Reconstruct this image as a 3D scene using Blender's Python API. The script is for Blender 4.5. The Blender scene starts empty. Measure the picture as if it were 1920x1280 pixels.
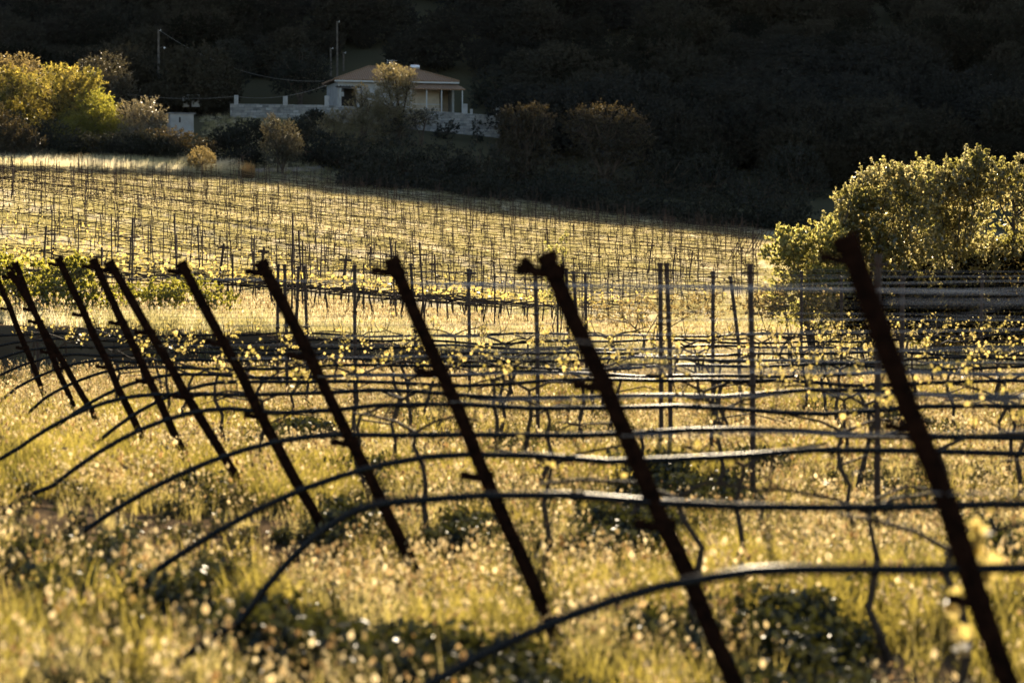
import bpy, math, random
import numpy as np
from mathutils import Vector, Matrix

SC = bpy.context.scene
COL = SC.collection
R = math.radians
F = 1920 * 85 / 36.0          # focal length in photo pixels
CAMZ = 1.6
PITCH = math.atan(150 / F)
EL, AZ = R(18), R(4)
TE = math.tan(EL)
rs = np.random.RandomState(11)
random.seed(5)


def W(px, py, d):
    cp, sp = math.cos(PITCH), math.sin(PITCH)
    u, v = (px - 960) / F, (640 - py) / F
    y = cp + v * sp
    z = -sp + v * cp
    k = d / y
    return Vector((u * k, d, CAMZ + z * k))


def X(px, d):
    return (px - 960) / F * d


# ------------------------------------------------------------------ noise
_N = np.random.RandomState(3).rand(64, 64)


def noise(x, y, s):
    x = np.asarray(x, float) / s
    y = np.asarray(y, float) / s
    xi, yi = np.floor(x).astype(int), np.floor(y).astype(int)
    fx, fy = x - xi, y - yi
    fx = fx * fx * (3 - 2 * fx)
    fy = fy * fy * (3 - 2 * fy)
    a = _N[xi % 64, yi % 64]; b = _N[(xi + 1) % 64, yi % 64]
    c = _N[xi % 64, (yi + 1) % 64]; d = _N[(xi + 1) % 64, (yi + 1) % 64]
    return (a * (1 - fx) + b * fx) * (1 - fy) + (c * (1 - fx) + d * fx) * fy


def sst(a, b, x):
    t = np.clip((np.asarray(x, float) - a) / (b - a), 0, 1)
    return t * t * (3 - 2 * t)


# ------------------------------------------------------------------ terrain
TP = np.array([-700, 0, 450, 900, 1440, 2200], float)
TD = np.array([40, 56, 72, 90, 125, 165, 190, 212, 246, 270, 340, 430], float)
TZ = np.array([
    [.80, 1.6, 2.6, 4.0, 6.6, 8.4, 9.8, 11.6, 16.0, 18.5, 44, 79],
    [.72, 1.0, 1.6, 2.7, 5.2, 7.1, 8.5, 10.8, 15.5, 18.0, 44, 79],
    [.62, .50, .50, 1.1, 3.1, 5.4, 7.2, 9.1, 16.8, 17.4, 44, 79],
    [.36, .0, -.25, .25, 1.7, 3.8, 5.3, 6.9, 14.3, 17.0, 44, 79],
    [-.10, -.40, -.55, -.3, .75, 2.3, 3.1, 3.9, 10.5, 15.5, 43, 79],
    [-.10, -.40, -.60, -.5, .4, 1.8, 2.4, 3.2, 9.5, 15.0, 43, 79]])
US = np.array([-60, -33, -24, -19, -14, -7.5, 7, 30], float)
SS = np.array([-59.0, -59.2, -56.5, -55.0, -55.9, -57.0, -58.0, -59.4])


def table(px, d):
    px = np.clip(px, TP[0], TP[-1])
    i = np.clip(np.searchsorted(TP, px) - 1, 0, len(TP) - 2)
    t = (px - TP[i]) / (TP[i + 1] - TP[i])
    out = np.zeros_like(px)
    cols = [np.interp(d, TD, TZ[k]) for k in range(len(TP))]
    cols = np.stack(cols, 0)
    j = np.arange(px.size)
    out = cols[i, j] * (1 - t) + cols[i + 1, j] * t
    return out


def xend(y):
    return 1.455 - .62 * (y - 6) / 1.9


def zt(x, y):
    x = np.atleast_1d(np.asarray(x, float)).ravel()
    y = np.atleast_1d(np.asarray(y, float)).ravel()
    x, y = np.broadcast_arrays(x, y)
    near = .10 * (noise(x + 50, y + 50, 2.3) - .5) * sst(0, 10, y) + .16 * sst(.3, 1.4, xend(y) - x) * sst(3, 8, y)
    near = near * (1 - sst(30, 32.5, y))
    yy = np.maximum(y, 1.0)
    px = 960 + x * F / np.maximum(yy, 33)
    acc = 0
    for dp, wgt in ((-130, .25), (0, .5), (130, .25)):
        for dd in (-6, 0, 6):
            acc = acc + wgt / 3 * table(px + dp, np.clip(yy + dd, 40, 430))
    far = acc + .25 * (noise(x, y, 7.0) - .5) * sst(45, 90, y)
    z = near + (far - near) * sst(32.7, 33.4, y)
    # house terrace behind the retaining wall
    m = sst(-31, -29, x) * (1 - sst(-1.6, -.6, x)) * sst(247.2, 248.2, y) * (1 - sst(274, 282, y))
    z = z + (np.maximum(z, 16.7) - z) * m
    # hill up to an unseen ridge, crest shaped to shade the vineyard's far edge
    w = x * math.sin(AZ) + y * math.cos(AZ)
    u = x * math.cos(AZ) - y * math.sin(AZ)
    rz = np.interp(u, US, SS) + TE * 478
    hill = np.where(w < 478, 79 + (rz - 79) * np.clip((w - 430) / 48, 0, 1),
                    np.where(w < 496, rz, rz - (w - 496) * .22))
    z = np.where(w > 430, np.maximum(hill, -2), z)
    return z


def gz(x, y):
    return float(zt([x], [y])[0])


# ------------------------------------------------------------------ materials
def new_mat(name):
    m = bpy.data.materials.new(name)
    m.use_nodes = True
    nt = m.node_tree
    nt.nodes.clear()
    out = nt.nodes.new('ShaderNodeOutputMaterial')
    return m, nt, out


def link(nt, a, b):
    nt.links.new(a, b)


def mixc(nt, fac, a, b, blend='MIX'):
    n = nt.nodes.new('ShaderNodeMix')
    n.data_type = 'RGBA'
    n.blend_type = blend
    for sock, v in ((n.inputs[0], fac), (n.inputs[6], a), (n.inputs[7], b)):
        if isinstance(v, (int, float)):
            sock.default_value = v
        elif isinstance(v, tuple):
            sock.default_value = (*v, 1)
        else:
            link(nt, v, sock)
    return n.outputs[2]


def ramp(nt, fac, p0, p1):
    n = nt.nodes.new('ShaderNodeMapRange')
    n.inputs[1].default_value = p0
    n.inputs[2].default_value = p1
    link(nt, fac, n.inputs[0])
    return n.outputs[0]


def pnoise(nt, scale, detail=3, coord='geo'):
    n = nt.nodes.new('ShaderNodeTexNoise')
    n.inputs['Scale'].default_value = scale
    n.inputs['Detail'].default_value = detail
    if coord == 'geo':
        g = nt.nodes.new('ShaderNodeNewGeometry')
        link(nt, g.outputs['Position'], n.inputs['Vector'])
    else:
        g = nt.nodes.new('ShaderNodeTexCoord')
        link(nt, g.outputs['Object'], n.inputs['Vector'])
    return n.outputs['Fac']


def leaf_mat(name, ca, cb, ta, tb, gloss=.05, rough=.45, tmix=.5, inst=False, patch=None, wi=.55, skew=1):
    """thin leaf: diffuse on both sides plus light passing through it; colour varies leaf by leaf"""
    m, nt, out = new_mat(name)
    if inst:
        oi = nt.nodes.new('ShaderNodeObjectInfo')
        g = nt.nodes.new('ShaderNodeNewGeometry')
        ad = nt.nodes.new('ShaderNodeMath'); ad.operation = 'MULTIPLY_ADD'
        link(nt, oi.outputs['Random'], ad.inputs[0]); ad.inputs[1].default_value = wi
        ml = nt.nodes.new('ShaderNodeMath'); ml.operation = 'MULTIPLY'
        link(nt, g.outputs['Random Per Island'], ml.inputs[0]); ml.inputs[1].default_value = 1 - wi
        link(nt, ml.outputs[0], ad.inputs[2])
        fac = ad.outputs[0]
    else:
        g = nt.nodes.new('ShaderNodeNewGeometry')
        fac = g.outputs['Random Per Island']
    if skew != 1:
        pw = nt.nodes.new('ShaderNodeMath'); pw.operation = 'POWER'; pw.inputs[1].default_value = skew
        link(nt, fac, pw.inputs[0]); fac = pw.outputs[0]
    c = mixc(nt, fac, ca, cb)
    t = mixc(nt, fac, ta, tb)
    if patch:
        pf = ramp(nt, pnoise(nt, patch[0], 2), .42, .62)
        c = mixc(nt, pf, c, patch[1]); t = mixc(nt, pf, t, patch[2])
    d = nt.nodes.new('ShaderNodeBsdfDiffuse'); link(nt, c, d.inputs['Color'])
    tr = nt.nodes.new('ShaderNodeBsdfTranslucent'); link(nt, t, tr.inputs['Color'])
    mx = nt.nodes.new('ShaderNodeMixShader'); mx.inputs[0].default_value = tmix
    link(nt, d.outputs[0], mx.inputs[1]); link(nt, tr.outputs[0], mx.inputs[2])
    last = mx.outputs[0]
    if gloss > 0:
        gl = nt.nodes.new('ShaderNodeBsdfGlossy'); gl.inputs['Roughness'].default_value = rough
        m2 = nt.nodes.new('ShaderNodeMixShader'); m2.inputs[0].default_value = gloss
        link(nt, last, m2.inputs[1]); link(nt, gl.outputs[0], m2.inputs[2])
        last = m2.outputs[0]
    link(nt, last, out.inputs[0])
    return m


def pmat(name, col, rough=.7, metal=0, spec=.5, var=None, vscale=8, coord='obj', bump=0, coat=0):
    m, nt, out = new_mat(name)
    p = nt.nodes.new('ShaderNodeBsdfPrincipled')
    p.inputs['Roughness'].default_value = rough
    p.inputs['Metallic'].default_value = metal
    p.inputs['Specular IOR Level'].default_value = spec
    if coat:
        p.inputs['Coat Weight'].default_value = coat
    if var:
        nz = pnoise(nt, vscale, 5, coord)
        link(nt, mixc(nt, ramp(nt, nz, .35, .65), col, var), p.inputs['Base Color'])
        if bump:
            b = nt.nodes.new('ShaderNodeBump'); b.inputs['Strength'].default_value = bump
            b.inputs['Distance'].default_value = .01
            link(nt, nz, b.inputs['Height']); link(nt, b.outputs[0], p.inputs['Normal'])
    else:
        p.inputs['Base Color'].default_value = (*col, 1)
    link(nt, p.outputs[0], out.inputs[0])
    return m


M = {}
M['rust'] = pmat('rusty_steel', (.045, .018, .010), .9, 0, .12, (.085, .030, .014), 30, bump=.5)
def dmat(name, a, b, sc_):
    m, nt, out = new_mat(name)
    d = nt.nodes.new('ShaderNodeBsdfDiffuse'); d.inputs['Roughness'].default_value = .6
    nz = pnoise(nt, sc_, 5, 'obj')
    link(nt, mixc(nt, ramp(nt, nz, .35, .65), a, b), d.inputs['Color'])
    bp = nt.nodes.new('ShaderNodeBump'); bp.inputs['Strength'].default_value = .5; bp.inputs['Distance'].default_value = .01
    link(nt, nz, bp.inputs['Height']); link(nt, bp.outputs[0], d.inputs['Normal'])
    link(nt, d.outputs[0], out.inputs[0])
    return m


M['rust'] = dmat('rusty_steel', (.011, .006, .004), (.028, .012, .007), 30)
M['stake'] = pmat('dark_steel', (.035, .022, .016), .6, .4, .4, (.06, .03, .018), 25)
M['bark'] = pmat('vine_bark', (.035, .022, .014), .9, 0, .2, (.08, .055, .035), 40, bump=.8)
M['tbark'] = pmat('tree_bark', (.05, .036, .026), .9, 0, .2, (.10, .075, .055), 3)
M['white'] = pmat('white_render', (.42, .405, .385), .85, 0, .2, (.32, .305, .28), 1.2)
M['beige'] = pmat('beige_render', (.50, .40, .29), .85, 0, .2, (.42, .33, .24), 1.5)
M['shadow_room'] = pmat('dark_wood_and_porch_shade', (.03, .024, .02), .7)
M['pale_wood'] = pmat('pale_fascia', (.45, .44, .42), .7)
M['pole'] = pmat('weathered_pole', (.14, .12, .10), .9, 0, .1, (.09, .075, .06), 4)
M['tank'] = pmat('brushed_tank', (.75, .75, .75), .35, .6)
M['cable'] = pmat('bare_aluminium_cable', (.20, .19, .17), .45, .5)
M['glass'] = pmat('window_glass', (.02, .025, .03), .08, 0, .6)
M['roofgrey'] = pmat('grey_sheet', (.20, .20, .20), .6, 0, .4, (.13, .12, .12), 2)


def pipe_mat():
    m, nt, out = new_mat('black_polyethylene')
    d = nt.nodes.new('ShaderNodeBsdfDiffuse')
    nz = pnoise(nt, 22, 5, 'geo')
    link(nt, mixc(nt, ramp(nt, nz, .4, .65), (.003, .003, .003), (.012, .010, .008)), d.inputs['Color'])
    g = nt.nodes.new('ShaderNodeBsdfGlossy'); g.inputs['Color'].default_value = (1, 1, 1, 1)
    rn = nt.nodes.new('ShaderNodeMapRange'); rn.inputs[1].default_value = .3; rn.inputs[2].default_value = .7
    rn.inputs[3].default_value = .16; rn.inputs[4].default_value = .30
    link(nt, nz, rn.inputs[0]); link(nt, rn.outputs[0], g.inputs['Roughness'])
    mx = nt.nodes.new('ShaderNodeMixShader'); mx.inputs[0].default_value = .017
    link(nt, d.outputs[0], mx.inputs[1]); link(nt, g.outputs[0], mx.inputs[2])
    link(nt, mx.outputs[0], out.inputs[0])
    return m


M['pipe'] = pipe_mat()


def wire_mat(name='dull_galvanised_wire', wgt=.10, rough=.14):
    m, nt, out = new_mat(name)
    d = nt.nodes.new('ShaderNodeBsdfDiffuse'); d.inputs['Color'].default_value = (.022, .018, .014, 1)
    g = nt.nodes.new('ShaderNodeBsdfGlossy'); g.inputs['Color'].default_value = (1, .90, .80, 1); g.inputs['Roughness'].default_value = rough
    mx = nt.nodes.new('ShaderNodeMixShader'); mx.inputs[0].default_value = wgt
    link(nt, d.outputs[0], mx.inputs[1]); link(nt, g.outputs[0], mx.inputs[2])
    link(nt, mx.outputs[0], out.inputs[0])
    return m


M['wire'] = wire_mat()
M['shiny_wire'] = wire_mat('bright_galvanised_wire', .36, .12)


def tile_mat():
    m, nt, out = new_mat('terracotta_tiles')
    p = nt.nodes.new('ShaderNodeBsdfPrincipled'); p.inputs['Roughness'].default_value = .85
    tc = nt.nodes.new('ShaderNodeTexCoord')
    w = nt.nodes.new('ShaderNodeTexWave'); w.bands_direction = 'X'
    w.inputs['Scale'].default_value = 1.05; w.inputs['Distortion'].default_value = .4
    link(nt, tc.outputs['Object'], w.inputs['Vector'])
    c = mixc(nt, w.outputs['Fac'], (.15, .075, .034), (.27, .145, .068))
    nz = pnoise(nt, 3, 4, 'obj')
    c = mixc(nt, ramp(nt, nz, .4, .75), c, (.22, .13, .07))
    link(nt, c, p.inputs['Base Color'])
    b = nt.nodes.new('ShaderNodeBump'); b.inputs['Distance'].default_value = .06
    link(nt, w.outputs['Fac'], b.inputs['Height']); link(nt, b.outputs[0], p.inputs['Normal'])
    link(nt, p.outputs[0], out.inputs[0])
    return m


def stone_mat():
    m, nt, out = new_mat('pale_stone_courses')
    p = nt.nodes.new('ShaderNodeBsdfPrincipled'); p.inputs['Roughness'].default_value = .9
    tc = nt.nodes.new('ShaderNodeTexCoord')
    mp = nt.nodes.new('ShaderNodeMapping'); mp.inputs['Rotation'].default_value = (R(90), 0, 0)
    link(nt, tc.outputs['Object'], mp.inputs['Vector'])
    b = nt.nodes.new('ShaderNodeTexBrick')
    b.inputs['Color1'].default_value = (.36, .345, .32, 1); b.inputs['Color2'].default_value = (.12, .115, .11, 1)
    b.inputs['Mortar'].default_value = (.12, .115, .11, 1)
    b.inputs['Scale'].default_value = 1.0; b.inputs['Brick Width'].default_value = .62
    b.inputs['Row Height'].default_value = .27; b.inputs['Mortar Size'].default_value = .022
    nzv = nt.nodes.new('ShaderNodeTexNoise'); nzv.inputs['Scale'].default_value = 1.6
    link(nt, mp.outputs[0], nzv.inputs['Vector'])
    add = nt.nodes.new('ShaderNodeVectorMath'); add.operation = 'MULTIPLY_ADD'
    link(nt, nzv.outputs['Color'], add.inputs[0]); add.inputs[1].default_value = (.16, .16, .16)
    link(nt, mp.outputs[0], add.inputs[2]); link(nt, add.outputs[0], b.inputs['Vector'])
    link(nt, mixc(nt, ramp(nt, pnoise(nt, 2.5, 4, 'obj'), .4, .8), b.outputs['Color'], (.30, .27, .23)), p.inputs['Base Color'])
    link(nt, p.outputs[0], out.inputs[0])
    return m


M['tile'] = tile_mat()
M['stone'] = stone_mat()


def ground_mat():
    m, nt, out = new_mat('field_soil')
    p = nt.nodes.new('ShaderNodeBsdfDiffuse')
    g = nt.nodes.new('ShaderNodeNewGeometry')
    sep = nt.nodes.new('ShaderNodeSeparateXYZ'); link(nt, g.outputs['Position'], sep.inputs[0])
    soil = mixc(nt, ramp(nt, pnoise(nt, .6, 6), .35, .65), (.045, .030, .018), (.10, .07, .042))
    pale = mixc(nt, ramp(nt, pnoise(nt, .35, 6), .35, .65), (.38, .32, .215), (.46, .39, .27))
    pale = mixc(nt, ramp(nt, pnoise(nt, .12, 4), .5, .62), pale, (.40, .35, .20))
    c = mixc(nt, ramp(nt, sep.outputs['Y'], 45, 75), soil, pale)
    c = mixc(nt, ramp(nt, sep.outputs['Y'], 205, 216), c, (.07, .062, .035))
    link(nt, c, p.inputs['Color'])
    b = nt.nodes.new('ShaderNodeBump'); b.inputs['Distance'].default_value = .15; b.inputs['Strength'].default_value = .5
    link(nt, pnoise(nt, 3, 5), b.inputs['Height']); link(nt, b.outputs[0], p.inputs['Normal'])
    link(nt, p.outputs[0], out.inputs[0])
    return m


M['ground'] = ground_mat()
M['track'] = pmat('dusty_track', (.24, .195, .15), .95, 0, .1, (.18, .145, .11), .8, 'geo')

# foliage
M['vine_leaf'] = leaf_mat('young_vine_leaf', (.05, .045, .012), (.12, .10, .03), (.22, .18, .03), (.66, .51, .17), .05, .4, .6)
M['far_vine_leaf'] = leaf_mat('far_vine_leaf', (.10, .09, .025), (.18, .15, .05), (.42, .33, .07), (.74, .57, .18), .03, .4, .6)
M['upper_vine_leaf'] = leaf_mat('upper_vine_leaf', (.07, .08, .02), (.14, .13, .04), (.16, .17, .03), (.42, .38, .12), .03, .4, .5)
M['blade'] = leaf_mat('grass_blade', (.018, .019, .005), (.11, .09, .03), (.06, .055, .008), (.94, .76, .28), .06, .35, .6, True,
                      (.55, (.03, .029, .009), (.40, .31, .06)))
M['green_blade'] = leaf_mat('lush_blade', (.020, .023, .007), (.055, .050, .014), (.085, .078, .012), (.56, .44, .08), .05, .35, .55, True)
M['dull_blade'] = leaf_mat('dull_green_blade', (.08, .075, .035), (.18, .16, .075), (.22, .20, .06), (.64, .54, .24), .04, .4, .5, True)
M['seed'] = leaf_mat('seed_head', (.12, .09, .05), (.26, .21, .12), (.42, .31, .14), (.95, .82, .52), .03, .4, .6, True)
M['seed_rust'] = leaf_mat('rusty_seed_head', (.08, .05, .025), (.18, .12, .06), (.26, .16, .06), (.82, .60, .30), .03, .4, .6, True)
M['shade_weed'] = leaf_mat('shade_weed_leaf', (.014, .017, .006), (.03, .032, .010), (.014, .016, .003), (.055, .052, .010), .04, .4, .35, True)  # near-black leaf standing in for the shade low in the grass
M['straw'] = leaf_mat('dry_straw', (.32, .28, .18), (.44, .38, .25), (.78, .68, .44), (.95, .84, .60), .03, .4, .55, True,
                      (.11, (.30, .27, .15), (.72, .64, .34)))
M['orange_straw'] = leaf_mat('orange_dry_grass', (.14, .075, .03), (.22, .14, .06), (.42, .22, .07), (.62, .42, .16), .02, .4, .55, True)
M['gold'] = leaf_mat('golden_leaf', (.06, .055, .014), (.13, .105, .025), (.22, .18, .025), (.72, .54, .10), .05, .4, .55, patch=(.45, (.055, .055, .015), (.20, .18, .03)))
M['green_leaf'] = leaf_mat('green_leaf', (.05, .06, .014), (.09, .09, .02), (.28, .27, .03), (.48, .42, .05), .04, .4, .55)
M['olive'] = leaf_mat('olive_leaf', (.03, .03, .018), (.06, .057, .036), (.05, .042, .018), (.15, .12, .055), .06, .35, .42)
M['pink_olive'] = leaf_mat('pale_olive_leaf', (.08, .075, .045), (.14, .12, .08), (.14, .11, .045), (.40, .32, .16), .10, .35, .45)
M['olive_lit'] = leaf_mat('lit_olive_leaf', (.075, .068, .035), (.13, .11, .06), (.26, .20, .06), (.46, .36, .14), .08, .35, .45)  # olive leaf with sunlit brightness put into its colour
M['brown_leaf'] = leaf_mat('brown_leaf', (.065, .05, .022), (.12, .09, .04), (.18, .13, .04), (.50, .37, .14), .03, .4, .5)
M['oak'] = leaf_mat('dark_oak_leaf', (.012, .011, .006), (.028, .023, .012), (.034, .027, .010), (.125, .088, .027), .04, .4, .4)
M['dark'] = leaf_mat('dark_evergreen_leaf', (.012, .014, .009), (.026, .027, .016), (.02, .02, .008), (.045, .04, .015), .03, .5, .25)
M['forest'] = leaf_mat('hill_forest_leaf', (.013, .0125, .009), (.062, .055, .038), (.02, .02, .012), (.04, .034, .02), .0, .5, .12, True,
                       (.02, (.036, .036, .032), (.03, .03, .02)), .85)
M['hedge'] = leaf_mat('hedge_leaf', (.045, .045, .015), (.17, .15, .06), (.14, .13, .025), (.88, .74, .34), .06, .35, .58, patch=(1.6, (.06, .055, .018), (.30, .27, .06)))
M['hedge_shade'] = leaf_mat('shaded_hedge_leaf', (.007, .0055, .003), (.05, .036, .014), (.008, .006, .002), (.80, .58, .18), 0, .4, .5, skew=7)  # hedge-foot shade painted near black, rare bright leaves as sun specks
M['hedge_green'] = leaf_mat('hedge_green_leaf', (.05, .055, .015), (.14, .13, .04), (.20, .20, .03), (.74, .64, .20), .05, .35, .58)


# ------------------------------------------------------------------ mesh helpers
def mesh_obj(name, verts, faces, mat, parent=None, smooth=False):
    me = bpy.data.meshes.new(name)
    me.from_pydata([tuple(v) for v in verts], [], faces)
    me.update()
    mats = mat if isinstance(mat, (list, tuple)) else [mat]
    for m in mats:
        me.materials.append(m)
    if smooth:
        me.polygons.foreach_set('use_smooth', [True] * len(me.polygons))
    o = bpy.data.objects.new(name, me)
    COL.objects.link(o)
    if parent:
        o.parent = parent
    return o


def quads_mesh(name, V, nv, mats, midx=None):
    """V (n*nv,3): n separate polygons of nv corners"""
    n = len(V) // nv
    me = bpy.data.meshes.new(name)
    me.vertices.add(n * nv); me.loops.add(n * nv); me.polygons.add(n)
    me.vertices.foreach_set('co', np.ascontiguousarray(V, dtype=np.float32).ravel())
    me.loops.foreach_set('vertex_index', np.arange(n * nv, dtype=np.int32))
    me.polygons.foreach_set('loop_start', np.arange(0, n * nv, nv, dtype=np.int32))
    me.polygons.foreach_set('loop_total', np.full(n, nv, dtype=np.int32))
    for m in mats:
        me.materials.append(m)
    if midx is not None:
        me.polygons.foreach_set('material_index', midx.astype(np.int32))
    me.update(calc_edges=True)
    return me


def obj_of(name, me, parent=None):
    o = bpy.data.objects.new(name, me)
    COL.objects.link(o)
    if parent:
        o.parent = parent
    return o


class MB:
    def __init__(s):
        s.v = []; s.f = []

    def box(s, x0, x1, y0, y1, z0, z1):
        b = len(s.v)
        s.v += [(x0, y0, z0), (x1, y0, z0), (x1, y1, z0), (x0, y1, z0), (x0, y0, z1), (x1, y0, z1), (x1, y1, z1), (x0, y1, z1)]
        s.f += [tuple(b + i for i in q) for q in ((0, 3, 2, 1), (4, 5, 6, 7), (0, 1, 5, 4), (1, 2, 6, 5), (2, 3, 7, 6), (3, 0, 4, 7))]

    def tube(s, pts, rad, n=6, caps=True):
        pts = [Vector(p) for p in pts]
        if not isinstance(rad, (list, tuple)):
            rad = [rad] * len(pts)
        b = len(s.v)
        for i, p in enumerate(pts):
            t = (pts[min(i + 1, len(pts) - 1)] - pts[max(i - 1, 0)]).normalized()
            a = Vector((0, 1, 0)) if abs(t.y) < .8 else Vector((1, 0, 0))
            u = t.cross(a).normalized(); w = t.cross(u)
            for k in range(n):
                an = 2 * math.pi * k / n
                s.v.append(tuple(p + (u * math.cos(an) + w * math.sin(an)) * rad[i]))
        for i in range(len(pts) - 1):
            for k in range(n):
                k2 = (k + 1) % n
                s.f.append((b + i * n + k, b + i * n + k2, b + (i + 1) * n + k2, b + (i + 1) * n + k))
        if caps:
            s.f.append(tuple(b + k for k in range(n - 1, -1, -1)))
            e = b + (len(pts) - 1) * n
            s.f.append(tuple(e + k for k in range(n)))

    def poly(s, pts, q):
        b = len(s.v)
        s.v += [tuple(p) for p in pts]
        s.f += [tuple(b + i for i in f) for f in q]

    def build(s, name, mat, parent=None, smooth=False):
        return mesh_obj(name, s.v, s.f, mat, parent, smooth)


def tag(o, label=None, cat=None, group=None, kind=None):
    if label: o['label'] = label
    if cat: o['category'] = cat
    if group: o['group'] = group
    if kind: o['kind'] = kind
    return o


def empty(name, loc, rz=0):
    o = bpy.data.objects.new(name, None)
    o.empty_display_size = .2
    COL.objects.link(o)
    o.location = loc; o.rotation_euler = (0, 0, rz)
    return o


def copy_tree(o, parent=None):
    c = o.copy(); COL.objects.link(c)
    if parent: c.parent = parent
    for ch in o.children:
        copy_tree(ch, c)
    return c


# leaves ------------------------------------------------------------
def leaf_quads(r, C, size, aspect=.5, droop=None):
    """one folded lozenge per centre"""
    n = len(C)
    size = np.broadcast_to(np.asarray(size, float), (n,))
    u = r.normal(size=(n, 3))
    if droop is not None:
        u[:, 2] = u[:, 2] * .5 + droop
    u /= np.linalg.norm(u, axis=1)[:, None]
    a = r.normal(size=(n, 3))
    w = np.cross(u, a); w /= np.linalg.norm(w, axis=1)[:, None] + 1e-9
    nn = np.cross(u, w)
    L = size[:, None]
    b = C - u * L * .5
    t = C + u * L * .5
    m = C + nn * L * .10
    l = m + w * L * aspect * .5
    rr = m - w * L * aspect * .5
    V = np.stack([b, l, t, rr], 1).reshape(-1, 3)
    return V


def lobe_points(r, lobes, n, clump=.26, shell=.55, nclump=26, per=13):
    """leaves strung along short shoots that grow out of every lobe, with bare gaps between the shoots"""
    vol = np.array([(l[3] * l[4] * l[5]) ** (.67) for l in lobes]); vol /= vol.sum()
    out = []
    for l, f in zip(lobes, vol):
        k = max(40, int(n * f))
        m = max(8, k // per)
        d = r.normal(size=(m, 3)); d /= np.linalg.norm(d, axis=1)[:, None]
        # shoots gather in bunches, leaving hollows between them
        bun = r.normal(size=(max(7, nclump // 2), 3)); bun /= np.linalg.norm(bun, axis=1)[:, None]
        pick = bun[r.randint(0, len(bun), m)]
        d = d * .55 + pick * .75
        d /= np.linalg.norm(d, axis=1)[:, None]
        rad = np.where(r.rand(m) < .25, r.uniform(.2, shell, m), shell + (.95 - shell) * r.rand(m) ** .7)
        base = d * rad[:, None]
        up = d * .7 + np.array([0, 0, .45]) + r.normal(size=(m, 3)) * .45
        up /= np.linalg.norm(up, axis=1)[:, None]
        L = clump * (.7 + 1.5 * r.rand(m) ** 1.6)
        t = np.tile(np.linspace(0, 1, per), m) + r.normal(size=m * per) * .04
        q = np.repeat(base, per, 0) + np.repeat(up * L[:, None], per, 0) * t[:, None]
        q += r.normal(size=q.shape) * (clump * .20 * (1.15 - .8 * t))[:, None]
        out.append(q * np.array(l[3:6]) + np.array(l[0:3]))
    return np.concatenate(out)


def tree(name, label, cat, px, d, lobes, leafmat, leaf, n, group=None, aspect=.45, base=None, trunk_r=.12, clump=.26,
         shell=.55, nclump=26, droop=None, seed=1, bark='tbark', extra=None, zoff=0):
    """lobes given in photo pixels (cx, cy, rx, ry[, depth offset]); they get real size and depth at distance d"""
    r = np.random.RandomState(seed)
    k = d / F
    bx = X(px, d)
    bz = gz(bx, d) + zoff if base is None else base
    root = empty(name, (bx, d, bz))
    tag(root, label, cat, group)
    L = []
    for l in lobes:
        p = W(l[0], l[1], d)
        rx, rz = l[2] * k, l[3] * k
        L.append((p.x - bx, l[4] if len(l) > 4 else 0, p.z - bz, rx, max(rx * .9, .5), rz))
    P = lobe_points(r, L, n, clump, shell, nclump)
    gnd = zt(P[:, 0] + bx, P[:, 1] + d) - bz
    P = P[P[:, 2] > gnd + .05]
    V = leaf_quads(r, P, leaf * (.6 + .8 * r.rand(len(P))), aspect, droop)
    obj_of('crown', quads_mesh('crown', V, 4, [leafmat]), root)
    t = MB()
    top = max(l[2] for l in L)
    for i, l in enumerate(L):
        end = Vector((l[0], l[1], max(l[2], .5)))
        mid = Vector((l[0] * .35, l[1] * .4, end.z * .5)) + Vector((r.normal() * .1, 0, 0))
        q = trunk_r if i == 0 else trunk_r * .6
        t.tube([(0 if i == 0 else r.normal() * trunk_r, 0, -.3), mid, end], [q, q * .7, q * .25], 6)
        for j in range(7):
            dv = Vector(r.normal(size=3)); dv.z = abs(dv.z) * .8; dv.normalize()
            e2 = end + Vector((dv.x * l[3], dv.y * l[4], dv.z * l[5])) * .85
            t.tube([mid.lerp(end, .3 + .6 * r.rand()), mid.lerp(e2, .7), e2], [q * .35, q * .22, q * .08], 4, False)
    t.build('trunk', M[bark], root)
    return root


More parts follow.
